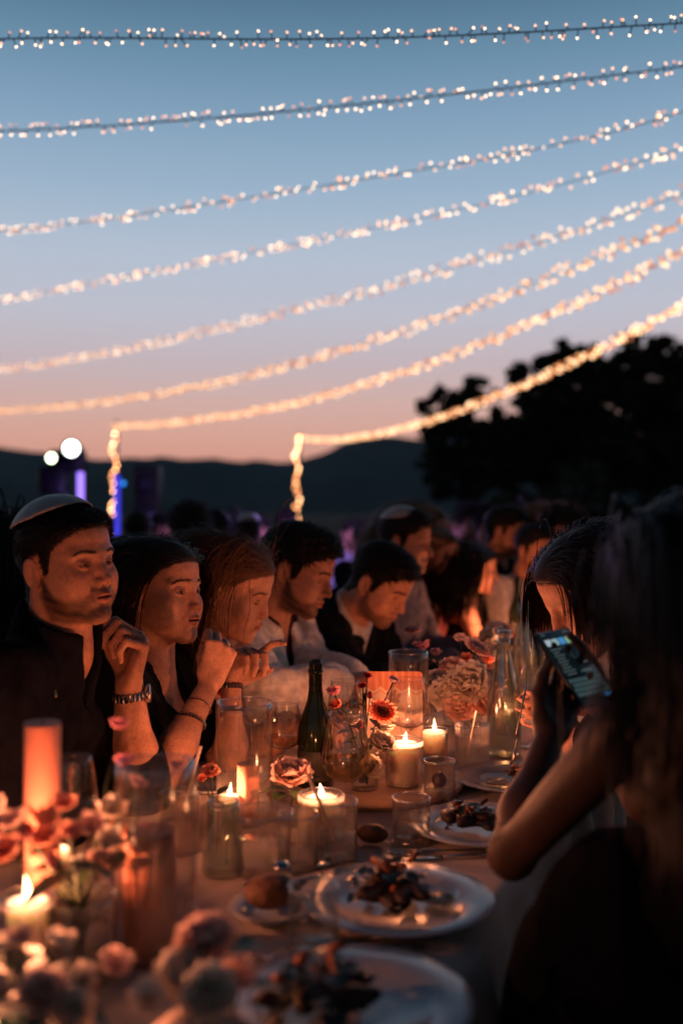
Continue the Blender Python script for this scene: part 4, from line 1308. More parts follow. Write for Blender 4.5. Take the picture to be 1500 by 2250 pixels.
def cutlery(kind, p, ang, label, tilt=0, L=.20, group='cutlery on the table', roll=0, z=None):
    c = empty(kind, tuple(p), ang, label=label, cat=kind.split('_')[-1], group=group)
    c.rotation_euler = (roll, -tilt, ang)
    if 'knife' in kind:
        mb = MB(); mb.tube([(0, 0, .003), (L*.2, 0, .0035), (L*.46, 0, .003)], [.0055, .0048, .0036], 8, flat=.5); mb.build('handle', M_STEEL, c)
        mb = MB(); mb.tube([(L*.46, 0, .0030), (L*.6, .001, .0030), (L*.85, .0015, .0030), (L, -.003, .0028)], [.0045, .0088, .0092, .0015], 8, flat=.12); mb.build('blade', M_STEEL, c)
    else:
        mb = MB(); mb.tube([(0, 0, .003), (L*.3, 0, .0045), (L*.6, 0, .007), (L*.68, 0, .006)], [.0048, .0036, .0028, .0042], 8, flat=.5); mb.build('handle', M_STEEL, c)
        if 'spoon' in kind:
            mb = MB(); mb.lathe([(.0001, 0), (.012, .001), (.020, .006), (.0195, .0065), (.011, .002), (.0001, .001)], 20, Matrix.Translation((L*.8, 0, .003)) @ Matrix.Diagonal((1.25, .8, 1, 1))); mb.build('bowl', M_STEEL, c)
        else:
            mb = MB(); mb.box((L*.74, 0, .004), (.013, .0105, .0012), bev=.001); mb.build('head', M_STEEL, c)
            for k in range(4):
                mb = MB(); y = -.009+.006*k; mb.tube([(L*.80, y, .004), (L*.9, y, .0045), (L*1.0, y*.95, .009)], [.0016, .0015, .0006], 6); mb.build('tine', M_STEEL, c)
    return c
# ------------------------------------------------------------------ flowers
def petal(mb, c, axis, open_, w, l, rng, curl=.4, ruf=.12, M=None, ang=0, n=5):
    """one cupped petal rising from c, leaning out by open_ (radians) at azimuth ang around axis"""
    ax = Vector(axis).normalized(); t = ax.orthogonal().normalized(); b = ax.cross(t)
    out = t*math.cos(ang)+b*math.sin(ang); side = ax.cross(out)
    ph = rng.uniform(0, 6)
    V = []; F = []
    for j in range(n+1):
        v = j/n
        th = open_*(.45+.75*v)+curl*v*v
        rad = l*(math.sin(open_*.8)*v+.0)+curl*l*.25*v*v
        hz = l*(math.cos(open_*.8)*v-.25*curl*v*v)
        wd = w*(math.sin(math.pi*min(.96, .14+.80*v))**.75)
        for i in range(5):
            u = (i-2)/2
            cup = (1-u*u)*.0-u*u*w*.34*(1-open_/2)
            r_ = ruf*w*math.sin(ph+u*4+v*5)*v
            p = Vector(c)+out*(rad+cup+r_)+side*(u*wd)+ax*(hz+u*u*w*.10+r_*.6)
            V.append(p)
    for j in range(n):
        for i in range(4):
            F.append([j*5+i, j*5+i+1, (j+1)*5+i+1, (j+1)*5+i])
    mb.add(V, F)
def blossom(root, c, axis, size, m, kind='rose', seed=0, center=None, label=None):
    rng = random.Random(seed); mb = MB(); s = size
    if kind == 'rose':
        for k, (cnt, op, ln) in enumerate(((4, .12, .62), (5, .38, .78), (6, .72, .92), (7, 1.12, 1.0), (5, 1.45, 1.0))):
            for i in range(cnt): petal(mb, c, axis, op+rng.uniform(-.08, .08), s*.30*(1+.14*k), s*.62*ln, rng, .35, .10, ang=i*6.283/cnt+k*.7+rng.uniform(-.2, .2))
    elif kind == 'dahlia':
        for k, (cnt, op, ln) in enumerate(((6, .15, .35), (9, .45, .5), (12, .8, .68), (14, 1.1, .82), (16, 1.4, .95))):
            for i in range(cnt): petal(mb, c, axis, op, s*.13, s*.62*ln, rng, .25, .1, ang=i*6.283/cnt+k*.4, n=4)
    elif kind == 'open':     # few wide petals: orchid, sweet pea, cosmos
        for i in range(5): petal(mb, c, axis, 1.05+rng.uniform(-.2, .2), s*.30, s*.52, rng, .3, .16, ang=i*6.283/5+rng.uniform(-.2, .2))
        for i in range(3): petal(mb, c, axis, .45, s*.14, s*.28, rng, .2, .1, ang=i*2.094)
    elif kind == 'hydrangea':
        for i in range(80):
            d = Vector((rng.gauss(0, 1), rng.gauss(0, 1), rng.gauss(.3, 1))).normalized(); q = Vector(c)+d*s*.44*rng.uniform(.82, 1.0)
            for j in range(4): petal(mb, q, d, 1.05, s*.080, s*.13, rng, .2, .1, ang=j*1.571+i, n=3)
        V, F = ico(s*.28); mb.add([v+Vector(c) for v in V], F)
    elif kind == 'bud':
        for i in range(4): petal(mb, c, axis, .2, s*.24, s*.7, rng, .0, .05, ang=i*1.571, n=5)
    o = mb.build('blossom', m, root)
    if label: o['label'] = label
    if center:
        q = Vector(c)+Vector(axis).normalized()*s*.12
        V, F = ico(s*.06); m2 = MB(); m2.add([v+q for v in V], F); m2.build('flower_centre', center, o)
    return o
def leafm(mb, p, d, l, w, droop=.3, n=6):
    d = Vector(d).normalized(); sd = d.cross(Vector((0, 0, 1)))
    if sd.length < .1: sd = Vector((1, 0, 0))
    sd.normalize(); up = sd.cross(d); V = []; F = []
    for j in range(n+1):
        v = j/n; q = Vector(p)+d*l*v-Vector((0, 0, 1))*droop*l*v*v; ww = w*math.sin(math.pi*min(1, .06+.94*v))**.8
        V += [q-sd*ww+up*ww*.25, q, q+sd*ww+up*ww*.25]
    for j in range(n):
        for i in range(2): F.append([j*3+i, j*3+i+1, (j+1)*3+i+1, (j+1)*3+i])
    mb.add(V, F)
def fmat(name, c, c2=None): return petal_mat(name, c, c2 or [x*.8 for x in c])
F_CORAL = fmat('coral_petal', (.82, .36, .26), (.86, .46, .34)); F_BLUSH = fmat('blush_petal', (.84, .56, .48), (.88, .66, .56))
F_PINK = fmat('pink_petal', (.68, .28, .34)); F_MAG = fmat('magenta_petal', (.20, .02, .04), (.32, .04, .07)); F_WHITE = fmat('cream_petal', (.80, .70, .58), (.82, .76, .66))
F_MAUVE = fmat('mauve_petal', (.42, .26, .30)); F_RED = fmat('red_petal', (.68, .16, .10), (.80, .34, .22))
M_STEM = mat('stem_green', (.025, .04, .015), rough=.7); M_LEAF = mat('leaf_green', (.04, .075, .03), rough=.5, noise=.3, nscale=40)
M_YEL = mat('stamen', (.5, .35, .08), rough=.7)
KM = dict(c=F_CORAL, b=F_BLUSH, p=F_PINK, m=F_MAG, w=F_WHITE, v=F_MAUVE, r=F_RED)
def arrangement(label, base, flowers, leaves=10, name='flower_arrangement', spreadz=.1, seed=1, leaf=(.05, .014), neckh=.10):
    """flowers: (px, py, d, size, kind, colour). Stems rise out of the vase mouth at base+neckh"""
    rng = random.Random(seed); base = Vector(base)
    r = empty(name, tuple(base), label=label, cat='flowers', group='flower arrangements on the table')
    for i, (px, py, d, s, kind, col) in enumerate(flowers):
        q = P(px, py, d)-base
        ax = (q-Vector((0, 0, neckh*.3))); ax.z = abs(ax.z)+.02
        ax = (ax.normalized()+Vector((0, -.55, .35))+Vector((rng.gauss(0, .25), rng.gauss(0, .2), 0))).normalized()
        mb = MB(); st = Vector((rng.gauss(0, .006), rng.gauss(0, .006), .012)); nk = Vector((q.x*.12, q.y*.12, neckh))
        mb.tube([st, nk, nk.lerp(q, .55)+Vector((0, 0, .012)), q-ax*s*.02], [.0016, .0016, .0014, .0012], 6); mb.build('stem', M_STEM, r)
        blossom(r, q, ax, s, KM[col], kind, seed*31+i, M_YEL if kind in ('open',) else None)
    for k in range(leaves):
        a = rng.uniform(0, 6.28); l = leaf[0]*rng.uniform(.7, 1.5)
        q = Vector((math.cos(a)*.02, math.sin(a)*.02, neckh*rng.uniform(.9, 1.25)))
        if flowers:
            f = rng.choice(flowers); q = q.lerp(P(f[0], f[1], f[2])-base, rng.uniform(.2, .75))
        mb = MB(); leafm(mb, q, (math.cos(a), math.sin(a), rng.uniform(-.1, .7)), l, leaf[1]*rng.uniform(.8, 1.3)); mb.build('leaf', M_LEAF, r)
    return r
# ------------------------------------------------------------------ tableware, placed
BZ = TZ+.0185
M_BOARD = mat('pale_wood_board', (.42, .27, .17), rough=.5, noise=.2, nscale=18, bump=.2, bscale=90)
b = TD(812, 2.12); r = empty('serving_board', tuple(b), label='round pale riser board under the hobnail candle and the card', cat='board')
mb = MB(); mb.lathe([(.195, .001), (.2, .004), (.2, .015), (.197, .018), (.12, .0182), (.0001, .0182)], 72); mb.build('disc', M_BOARD, r)
mb = MB(); mb.lathe([(.2012, .006), (.2012, .0085), (.2, .0085)], 72); mb.build('edge_groove', mat('board_groove', (.2, .12, .07), rough=.7), r)

CG = 'lit candles on the table'
# main candles
candle(888, 2.05, .0290, .086, BZ, power=1.6, label='lit candle inside the hobnail glass cup', group=CG, fl=1.1)
vessel('candle_cup', 888, 2.05, .0385, .092, G_CUT, 'hobnail cut glass cup round a burning candle on the board', 'candle holder', z=BZ, t=.003, wob=hob(26, .035), n=104)
candle(953, 2.25, .0265, .066, BZ, power=1.3, label='lit candle in the plain low glass right of the hobnail cup', group=CG)
vessel('candle_cup', 953, 2.25, .0315, .070, G_CLEAR, 'plain low candle glass right of the hobnail cup', 'candle holder', z=BZ)
candle(705, 1.75, .0310, .078, power=1.6, label='lit candle inside the ribbed glass cup, in front of the dark bottle', group=CG, fl=1.2)
vessel('candle_cup', 705, 1.75, .0400, .084, G_CUT, 'ribbed glass cup round a burning candle, in front of the dark bottle', 'candle holder', t=.003, wob=ribs(30, .030), n=120)
candle(1108, 2.62, .0240, .060, power=1.0, label='lit candle seen through the clear water bottle', group=CG)
vessel('candle_cup', 1108, 2.62, .0330, .085, G_CLEAR, 'plain candle glass seen behind the clear water bottle', 'candle holder')
candle(502, 1.86, .0200, .050, power=1.0, label='small lit candle at the foot of the tall glass cylinder', group=CG, fl=1.1)
candle(60, 1.19, .0240, .115, power=2.0, label='blurred lit candle among the coral flowers at the left edge', group=CG)
vessel('candle_cup', 60, 1.19, .0330, .120, G_CLEAR, 'blurred glass round the candle among the coral flowers', 'candle holder')
candle(118, 1.36, .0200, .120, power=2.2, label='candle burning behind the coral flowers at the left', group=CG)
candle(-22, .98, .0250, .055, power=1.4, label='lit candle cut off by the left frame edge near the bottom', group=CG)
vessel('candle_cup', -22, .98, .036, .075, G_CUT, 'glass cup cut off by the left frame edge near the bottom', 'candle holder', wob=ribs(24, .03), n=96)
candle(800, .90, .024, .05, power=.0001, lit=False, label='unlit stub candle below the bottom frame edge') if False else None
for i, (px, d, p_, lab) in enumerate(((985, 2.95, 1.1, 'lit candle behind the big pale roses, before the dark-suited man'), (1235, 3.0, 1.1, 'small flame showing right of the phone'),
        (1085, 4.15, 1.9, 'distant candle added to light the woman with long dark hair'), (1195, 4.1, 2.4, 'distant candle added for light, left of the leaning woman'), (1165, 4.9, 4.2, 'farthest candle, added to light the table end'),  # distant candles added to light the far guests
        (600, 2.40, 1.8, 'small lit candle by the elbow of the fair-haired woman'))):
    candle(px, d, .02, .06, power=p_, label=lab, group=CG)
    vessel('candle_cup', px, d, .03, .075, G_CLEAR, 'candle glass around the '+lab, 'candle holder')
# unlit pillar candles
c = candle(93, 1.30, .0232, .305, m=M_WAXR, lit=False, label='tall unlit terracotta pillar candle at the left, rising above the flowers')
c = candle(330, 1.33, .0350, .155, m=M_WAXR, lit=False, label='thick unlit terracotta candle inside the large glass cylinder')
vessel('glass_cylinder', 342, 1.31, .0530, .248, G_CLEAR, 'large blurred glass cylinder around the terracotta candle', 'vase', t=.003)
vessel('glass_cylinder', 537, 1.87, .0530, .222, G_CLEAR, 'tall clear glass cylinder in front of the fair-haired woman', 'vase', t=.0025)
vessel('glass_cylinder', 897, 2.50, .0500, .228, G_CLEAR, 'tall glass cylinder behind the lit card', 'vase', t=.0025)
c = candle(545, 1.88, .0210, .105, m=M_WAXR, lit=False, label='unlit terracotta candle inside the tall clear cylinder')
# tumblers
def straw(px, py, d, px2, py2, d2, label, r=.0030, m=None, seg='straw'):
    a, q = P(px, py, d), P(px2, py2, d2)
    o = empty('drinking_straw', tuple(a), label=label, cat='straw', group='paper straws in glasses')
    mb = MB(); mb.tube([Vector((0, 0, 0)), (q-a)*.5, q-a], r, 10, cap=False); mb.build('stalk', m or M_STRAW, o)
    return o
M_STRAW = mat('paper_straw', (.72, .55, .42), rough=.7)
GG = 'tumblers on the table'
vessel('tumbler', 742, 1.66, .0330, .098, G_CLEAR, 'tumbler right of the ribbed candle, with a straw', z=TZ, fillh=.045, group=GG)
straw(735, 1845, 1.66, 676, 1700, 1.66, 'beige straw slanting across the ribbed candle')
vessel('tumbler', 965, 2.00, .0320, .080, G_CLEAR, 'tumbler in front of the hobnail cup with a dark olive in it', z=TZ, group=GG, fillh=.02)
V, F = ico(.021); mbo = MB(); mbo.add(V, F)
o = tag(mbo.build('stuffed_fig', mat('fig', (.10, .04, .025), rough=.45, noise=.4, nscale=50), loc=tuple(TD(965, 2.0, TZ+.042))), 'dark round fruit inside the tumbler by the hobnail cup', 'fruit')
o.modifiers.new('s', 'SUBSURF').levels = 2; o.modifiers['s'].render_levels = 2
vessel('tumbler', 1037, 2.25, .0385, .100, G_CUT, 'wide cut glass tumbler of water with a straw in it', wob=ribs(28, .014), n=112, group=GG, fillh=.058, t=.003)
straw(1027, 1662, 2.25, 1047, 1562, 2.27, 'beige straw standing in the wide cut glass tumbler')
vessel('tumbler', 903, 1.75, .0340, .077, G_CLEAR, 'water tumbler between the round board and the near plate', group=GG, fillh=.030)
vessel('tumbler', 688, 1.29, .0330, .095, G_CLEAR, 'blurred near tumbler reflecting the blue sky', group=GG, fillh=.030, t=.003, base=.012)
vessel('tumbler', 576, 1.60, .0430, .098, G_CLEAR, 'wide blurred tumbler left of the ribbed candle', group=GG, fillh=.05, rt=.050)
vessel('tumbler', 655, 1.63, .0330, .085, G_CLEAR, 'small ribbed tumbler right beside the wide blurred tumbler', wob=ribs(22, .02), n=88, group=GG, fillh=.03)
vessel('tumbler', 395, 1.70, .0340, .10, G_CLEAR, 'tumbler behind the large cylinder with a straw leaning out', group=GG, fillh=.05)
straw(410, 1760, 1.72, 440, 1640, 1.74, 'beige straw leaning out of the tumbler before the elbows')
vessel('tumbler', 1000, 2.72, .034, .09, G_CLEAR, 'tumbler standing before the vase of big pale roses', group=GG, fillh=.04)
vessel('tumbler', 490, 1.60, .0350, .115, G_BOTTLE, 'small dark glass jar left of the wide tumbler', group=GG, fillh=.05, rt=.026)
vessel('tumbler', 180, 1.30, .035, .10, G_CLEAR, 'blurred tumbler left of the large cylinder', group=GG, fillh=.04)
# wine glasses
wine_glass(758, 2.25, .0430, .200, 'wine glass with pink petals behind it, right of the dark bottle')
wine_glass(760, 1.95, .0500, .182, 'large wine glass of white wine in front of the dark bottle', bowl=.72, rim=.68, wine=.34)
wine_glass(897, 2.13, .0480, .205, 'wine glass standing before the lit card', z=BZ, bowl=.52, rim=.72)
wine_glass(622, 2.04, .0400, .185, 'wine glass left of the dark bottle, behind the tall cylinder', rim=.8, wine=.3)
wine_glass(1173, 2.45, .0360, .20, 'wine glass right of the clear water bottle', wine=.2)
wine_glass(1085, 3.3, .036, .20, 'distant wine glass behind the big pale roses')
wine_glass(1215, 2.9, .038, .20, 'wine glass behind the phone', wine=.3)
wine_glass(160, 1.55, .040, .20, 'blurred wine glass before the man in the kippah', wine=.3)
# bottles
b = TD(693, 2.05); c = empty('wine_bottle', tuple(b), label='dark green wine bottle left of the lit card', cat='bottle', group='dark wine bottles')
def dark_bottle(c, h=.275, r=.0375):
    mb = MB(); mb.lathe([(r*.8, 0), (r, .004), (r, h*.42), (r*.96, h*.50), (r*.72, h*.60), (r*.46, h*.70), (r*.38, h*.78), (r*.37, h*.97), (r*.36, h), (r*.28, h), (r*.27, h*.95), (.0001, h*.95)], 40); mb.build('body', G_GREEN, c)
    mb = MB(); mb.lathe([(r*.375, h*.90), (r*.42, h*.905), (r*.42, h*.93), (r*.375, h*.935)], 32); mb.build('lip_ring', G_GREEN, c)
    mb = MB(); mb.lathe([(r*1.006, h*.12), (r*1.008, h*.13), (r*1.008, h*.33), (r*1.006, h*.34)], 40); mb.build('label_band', mat('bottle_label', (.022, .020, .012), rough=.7), c)
dark_bottle(c)
b = TD(1168, 3.05); c = empty('wine_bottle', tuple(b), label='dark wine bottle behind the two clear bottles', cat='bottle', group='dark wine bottles'); dark_bottle(c, .30)
b = TD(1135, 4.3); c = empty('wine_bottle', tuple(b), label='distant dark bottle at the far guests', cat='bottle', group='dark wine bottles'); dark_bottle(c, .30)
water_bottle(1107, 2.38, 'tall clear empty glass bottle right of the flowers', h=.298)
water_bottle(1150, 2.95, 'second clear glass bottle half hidden behind the first', h=.31, r=.040)
# the printed card
M_CARD = bpy.data.materials.new('printed_card'); M_CARD.use_nodes = True
n_, l_ = M_CARD.node_tree.nodes, M_CARD.node_tree.links
bs = n_['Principled BSDF']; bs.inputs['Roughness'].default_value = .6; bs.inputs['Specular IOR Level'].default_value = .2
bs.inputs['Subsurface Weight'].default_value = 0
tcn = n_.new('ShaderNodeTexCoord'); sp = n_.new('ShaderNodeSeparateXYZ'); l_.new(tcn.outputs['Object'], sp.inputs[0])
def M2(op, a, b=None):
    m = n_.new('ShaderNodeMath'); m.operation = op
    for i, v in enumerate((a, b)):
        if v is None: continue
        if isinstance(v, (int, float)): m.inputs[i].default_value = v
        else: l_.new(v, m.inputs[i])
    return m.outputs[0]
X_, Z_ = sp.outputs['X'], sp.outputs['Z']
wv = M2('ADD', M2('MULTIPLY', M2('ABSOLUTE', M2('SINE', M2('MULTIPLY', X_, 96.))), .010), M2('MULTIPLY', X_, 0.))
edge = M2('ADD', Z_, wv)                     # scalloped upper border
inner = M2('LESS_THAN', edge, .166)
line = M2('LESS_THAN', M2('ABSOLUTE', M2('SUBTRACT', edge, .158)), .0022)
stripes = M2('GREATER_THAN', M2('SINE', M2('MULTIPLY', X_, 420.)), .2)
mxa = n_.new('ShaderNodeMix'); mxa.data_type = 'RGBA'; mxa.inputs[6].default_value = (.72, .26, .15, 1); mxa.inputs[7].default_value = (.80, .36, .23, 1); l_.new(stripes, mxa.inputs[0])
mxb = n_.new('ShaderNodeMix'); mxb.data_type = 'RGBA'; mxb.inputs[7].default_value = (.84, .64, .50, 1); l_.new(mxa.outputs[2], mxb.inputs[6]); l_.new(inner, mxb.inputs[0])
mxc = n_.new('ShaderNodeMix'); mxc.data_type = 'RGBA'; mxc.inputs[7].default_value = (.80, .40, .28, 1); l_.new(mxb.outputs[2], mxc.inputs[6]); l_.new(line, mxc.inputs[0])
l_.new(mxc.outputs[2], bs.inputs['Base Color'])
b = TD(868, 2.24, BZ); c = empty('table_card', tuple(b), label='orange and cream card with scalloped border and printed flower on the board', cat='card')
V = []; w_, h_, rr = .063, .200, .008
for cx_, cz_, a0 in ((w_-rr, h_-rr, 0), (-w_+rr, h_-rr, 90), (-w_+rr, rr, 180), (w_-rr, rr, 270)):
    for k in range(6): a = R(a0+90*k/5); V.append((cx_+rr*math.cos(a), cz_+rr*math.sin(a)))
n = len(V); VV = [(x, -.0009, z) for x, z in V]+[(x, .0009, z) for x, z in V]
mb = MB(); mb.add(VV, [list(range(n)), list(range(n, 2*n))[::-1]]+[[i, i+n, (i+1) % n+n, (i+1) % n] for i in range(n)], Matrix.Rotation(R(-7), 4, 'X'))
o = mb.build('sheet', M_CARD, c, smooth=False)
# printed flower on the card: flat ink shapes a hair proud of the paper
mi = mat('grey_rose_ink', (.42, .22, .18), rough=.7)
mb = MB()
Mc = Matrix.Rotation(R(-7), 4, 'X')
for i in range(6):
    a = i*1.047+.3; cx_, cz_ = -.004+.0105*math.cos(a), .142+.0095*math.sin(a)
    pts = [(cx_+.0085*math.cos(t)*math.cos(a)-.0055*math.sin(t)*math.sin(a), -.00115, cz_+.0085*math.cos(t)*math.sin(a)+.0055*math.sin(t)*math.cos(a)) for t in np.linspace(0, 6.283, 13)[:-1]]
    mb.add(pts, [list(range(12))], Mc)
mb.add([(-.0045, -.0012, .132), (-.0030, -.0012, .132), (-.012, -.0012, .072), (-.0135, -.0012, .072)], [[0, 1, 2, 3]], Mc)
mb.add([(.0015, -.0012, .132), (.0030, -.0012, .132), (.016, -.0012, .060), (.0145, -.0012, .060)], [[0, 1, 2, 3]], Mc)
for i in range(5):
    a = i*1.257; cx_, cz_ = .034+.0075*math.cos(a), .080+.0075*math.sin(a)
    pts = [(cx_+.0065*math.cos(t), -.00118, cz_+.0050*math.sin(t)) for t in np.linspace(0, 6.283, 11)[:-1]]
    mb.add(pts, [list(range(10))], Mc)
mb.build('printed_flower', mi, c, smooth=False)
# plates with food
def mound(px, d, s, label, seed, z=TZ+.007, cols=None, flat=.75):
    rng = random.Random(seed); b = TD(px, d, z); c = empty('food', tuple(b), label=label, cat='food', group='food on the plates')
    ms = cols or [mat('roast', (.030, .011, .006), rough=.6, noise=.5, nscale=70, bump=.9, bscale=90), mat('greens', (.018, .022, .009), rough=.45, noise=.4, nscale=60), mat('carrot', (.32, .09, .02), rough=.4, noise=.3)]
    mb = MB()
    for k in range(13):
        a = rng.uniform(0, 6.28); q = rng.uniform(0, .6)*s
        V, F = ico(1); nz = [Vector((v.x*(1+rng.uniform(-.35, .3)), v.y*(1+rng.uniform(-.35, .3)), v.z)) for v in V]
        Mx = Matrix.Translation((q*math.cos(a), q*math.sin(a), s*(.30+.25*rng.random()*(1-q/s)))) @ Matrix.Rotation(rng.uniform(0, 6), 4, 'Z') @ Matrix.Diagonal((s*rng.uniform(.45, .7), s*rng.uniform(.22, .32), s*rng.uniform(.16, .26), 1))
        mb.add(nz, F, Mx)
    o = mb.build('roast_pieces', ms[0], c); o.modifiers.new('s', 'SUBSURF').render_levels = 1
    mb = MB()
    for k in range(38):
        a = rng.uniform(0, 6.28); q = rng.uniform(.1, .75)*s
        leafm(mb, (q*math.cos(a), q*math.sin(a), s*flat*(1-(q/s)**2)*rng.uniform(.4, 1.1)), (math.cos(a+rng.uniform(-1, 1)), math.sin(a), rng.uniform(-.2, .9)), s*rng.uniform(.2, .38), s*rng.uniform(.12, .2), .5)
    mb.build('leaves', ms[1], c)
    for k in range(5):
        mb = MB(); a = rng.uniform(0, 6.28); q = Vector((s*.35*math.cos(a), s*.35*math.sin(a), s*rng.uniform(.55, .85)))
        mb.tube([q, q+Vector((rng.uniform(-1, 1), rng.uniform(-1, 1), rng.uniform(-.3, .5)))*s*.4], s*.06, 6)
        mb.build('vegetable_strip', ms[2], c)
    return c
def dish(px, d, r, label, z=TZ+.009):
    b = TD(px, d, z); c = empty('sauce_dish', tuple(b), label=label, cat='dish', group='small glass dishes')
    mb = MB(); mb.lathe([(r*.5, 0), (r*.7, .002), (r, .016), (r*.97, .017), (r*.66, .0045), (.0001, .004)], 40, wob=ribs(14, .03)); mb.build('bowl', G_CUT, c)
    mb = MB(); mb.lathe([(r*.6, .005), (r*.72, .009), (.0001, .0092)], 30); mb.build('sauce', mat('sauce', (.22, .16, .07), rough=.25, noise=.4, nscale=90), c)
plate(872, 1.458, .143, 'nearest full dinner plate, its rim reflecting the blue sky')
mound(858, 1.458, .078, 'dark roast with leaves on the nearest full plate', 1)
dish(965, 1.45, .030, 'small glass dish on the nearest full plate')
plate(770, 1.15, .143, 'blurred dinner plate cut by the bottom of the photo')
mound(700, 1.13, .082, 'dark blurred food on the plate at the bottom of the photo', 2)
plate(1055, 1.80, .130, 'dinner plate beside the bare elbow')
mound(1030, 1.79, .064, 'leafy dark food on the plate beside the bare elbow', 3)
plate(1120, 2.12, .125, 'dinner plate behind the bare forearm, with a glass dish')
mound(1140, 2.13, .040, 'food with orange strips on the plate behind the forearm', 4)
dish(1090, 2.08, .034, 'glass dish of sauce on the plate behind the forearm')
plate(455, 2.12, .130, 'dim dinner plate in front of the woman with clasped hands')
mound(470, 2.14, .035, 'small dark food on the dim plate', 5)
plate(700, 2.62, .130, 'dinner plate under the sleeve of the white jacket')
mound(700, 2.62, .045, 'dark food before the man in the white jacket', 6)
plate(880, 3.05, .130, 'dinner plate before the bowed man')
mound(880, 3.05, .045, 'dark food before the bowed man', 7)
plate(1075, 3.9, .130, 'distant dinner plate before the woman with long dark hair')
plate(598, 1.425, .062, 'little bread plate left of the nearest full plate', name='bread_plate')
def bread(px, d, s, label, seed, z=TZ+.008):
    rng = random.Random(seed); V, F = ico(1)
    mb = MB(); mb.add([Vector((v.x*1.25, v.y, v.z*.72)) for v in V], F, Matrix.Scale(s, 4))
    o = tag(mb.build('bread_roll', M_BREAD, loc=tuple(TD(px, d, z+s*.66)), rot=(0, 0, rng.uniform(0, 3))), label, 'bread', 'bread rolls')
    o.modifiers.new('s', 'SUBSURF').render_levels = 3
    return o
M_BREAD = mat('crust', (.09, .036, .014), rough=.7, base2=(.16, .07, .03), nscale=26, bump=.8, bscale=60, bdist=.004)
bread(598, 1.425, .044, 'dark bread roll on the little plate, near and blurred', 1)
bread(818, 1.74, .030, 'small bread roll between the ribbed candle and the water tumbler', 2, TZ-.002)
# cutlery
cutlery('dinner_knife', T(960, 2060), R(185), 'blurred knife below the nearest full plate')
cutlery('table_knife', T(935, 2085), R(181), 'second blurred piece of cutlery just below the knife', L=.19)
cutlery('dinner_fork', T(1065, 1872), R(186), 'fork lying beyond the nearest full plate', L=.17)
cutlery('dinner_knife', T(1078, 1880), R(190), 'knife lying beside that fork beyond the nearest full plate', L=.18)
cutlery('dinner_fork', T(535, 1950), R(38), 'fork lying across the linen by the bread plate', L=.20)
cutlery('dinner_knife', T(640, 1945), R(38), 'knife resting on the bread plate, its handle lit orange', L=.15)
cutlery('dinner_knife', T(545, 2105), R(-14), 'blurred knife left of the plate at the bottom of the photo', L=.17)
cutlery('dinner_fork', T(1010, 1765), R(170), 'fork between the two plates on the right', L=.16)
cutlery('dinner_fork', T(395, 1705), R(20), 'fork on the dim plate before the clasped hands', L=.18)
# standing fork held upright by the hand with the glass
f = cutlery('serving_fork', P(1160, 1500, 2.02), 0, 'fork held tines down over the plate behind the forearm', L=.17); f.rotation_euler = (R(20), R(80), R(195))
# folded napkins
def napkin(base, h, w, label, ang=0, m=None):
    rng = random.Random(3); V = []; F = []; n = 36; k = 10
    for j in range(k+1):
        t = j/k
        for i in range(n):
            a = 2*math.pi*i/n; rr = w*(1-t**1.6)**.8*(1+.22*math.sin(3*a+t*2)+.12*math.sin(5*a-3*t)+.06*math.sin(9*a+2*t))+.0035
            V.append((rr*math.cos(a), rr*.62*math.sin(a), h*t**.85))
    for j in range(k):
        for i in range(n): F.append([j*n+i, j*n+(i+1) % n, (j+1)*n+(i+1) % n, (j+1)*n+i])
    mb = MB(); mb.add(V, F)
    return tag(mb.build('napkin', m or M_NAP, loc=tuple(base), rot=(0, 0, ang)), label, 'napkin', 'linen napkins')
M_NAP = mat('napkin_linen', (.55, .42, .36), rough=.9, spec=.1, bump=.4, bscale=180, sheen=.3)
napkin(TD(430, 1.00), .085, .075, 'folded linen napkin standing in a peak, blurred in the foreground', .3)
# pepper mill style small pieces and salt
for (px, d, lab) in ((618, 1.52, 'little glass salt cellar by the bread plate'), (1012, 2.42, 'little glass salt cellar by the wide cut tumbler')):
    b = TD(px, d); c = empty('salt_cellar', tuple(b), label=lab, cat='salt cellar')
    mb = MB(); mb.lathe([(.016, 0), (.018, .003), (.014, .03), (.013, .034), (.011, .034), (.012, .01), (.0001, .008)], 24, wob=ribs(8, .04)); mb.build('jar', G_CUT, c)
    mb = MB(); mb.lathe([(.0145, .034), (.0145, .040), (.010, .046), (.0001, .047)], 24); mb.build('cap', M_STEEL, c)
# flowers and their vases
def vase(px, d, r, h, label, z=TZ, m=None, name='flower_vase', rt=None):
    return vessel(name, px, d, r, h, m or G_CLEAR, label, 'vase', z=z, rt=rt, fillh=h*.6, group='flower vases on the table', t=.0025)
vase(175, 1.24, .045, .10, 'low glass vase of the coral flowers at the left')
arrangement('blurred coral, cream and pink flowers at the left edge of the table', TD(175, 1.24), [
    (30, 1812, 1.20, .040, 'open', 'b'), (140, 1775, 1.22, .036, 'open', 'c'), (200, 1825, 1.20, .046, 'open', 'b'), (235, 1850, 1.24, .040, 'open', 'w'), (243, 1790, 1.30, .050, 'open', 'w'), (160, 1835, 1.16, .036, 'open', 'c'),
    (262, 1602, 1.34, .034, 'open', 'p'), (272, 1682, 1.34, .034, 'open', 'p'), (100, 1850, 1.26, .045, 'open', 'c'), (60, 1840, 1.28, .036, 'open', 'p'), (225, 1905, 1.26, .040, 'rose', 'b'),
    (15, 1880, 1.15, .05, 'open', 'c'), (300, 1730, 1.36, .036, 'open', 'v'), (0, 1790, 1.3, .05, 'open', 'b'), (385, 1690, 1.38, .03, 'open', 'v'), (120, 1905, 1.20, .03, 'bud', 'p')], 9, seed=4, leaf=(.055, .016), neckh=.09)
vase(60, 1.04, .040, .07, 'low glass vase at the bottom left corner')
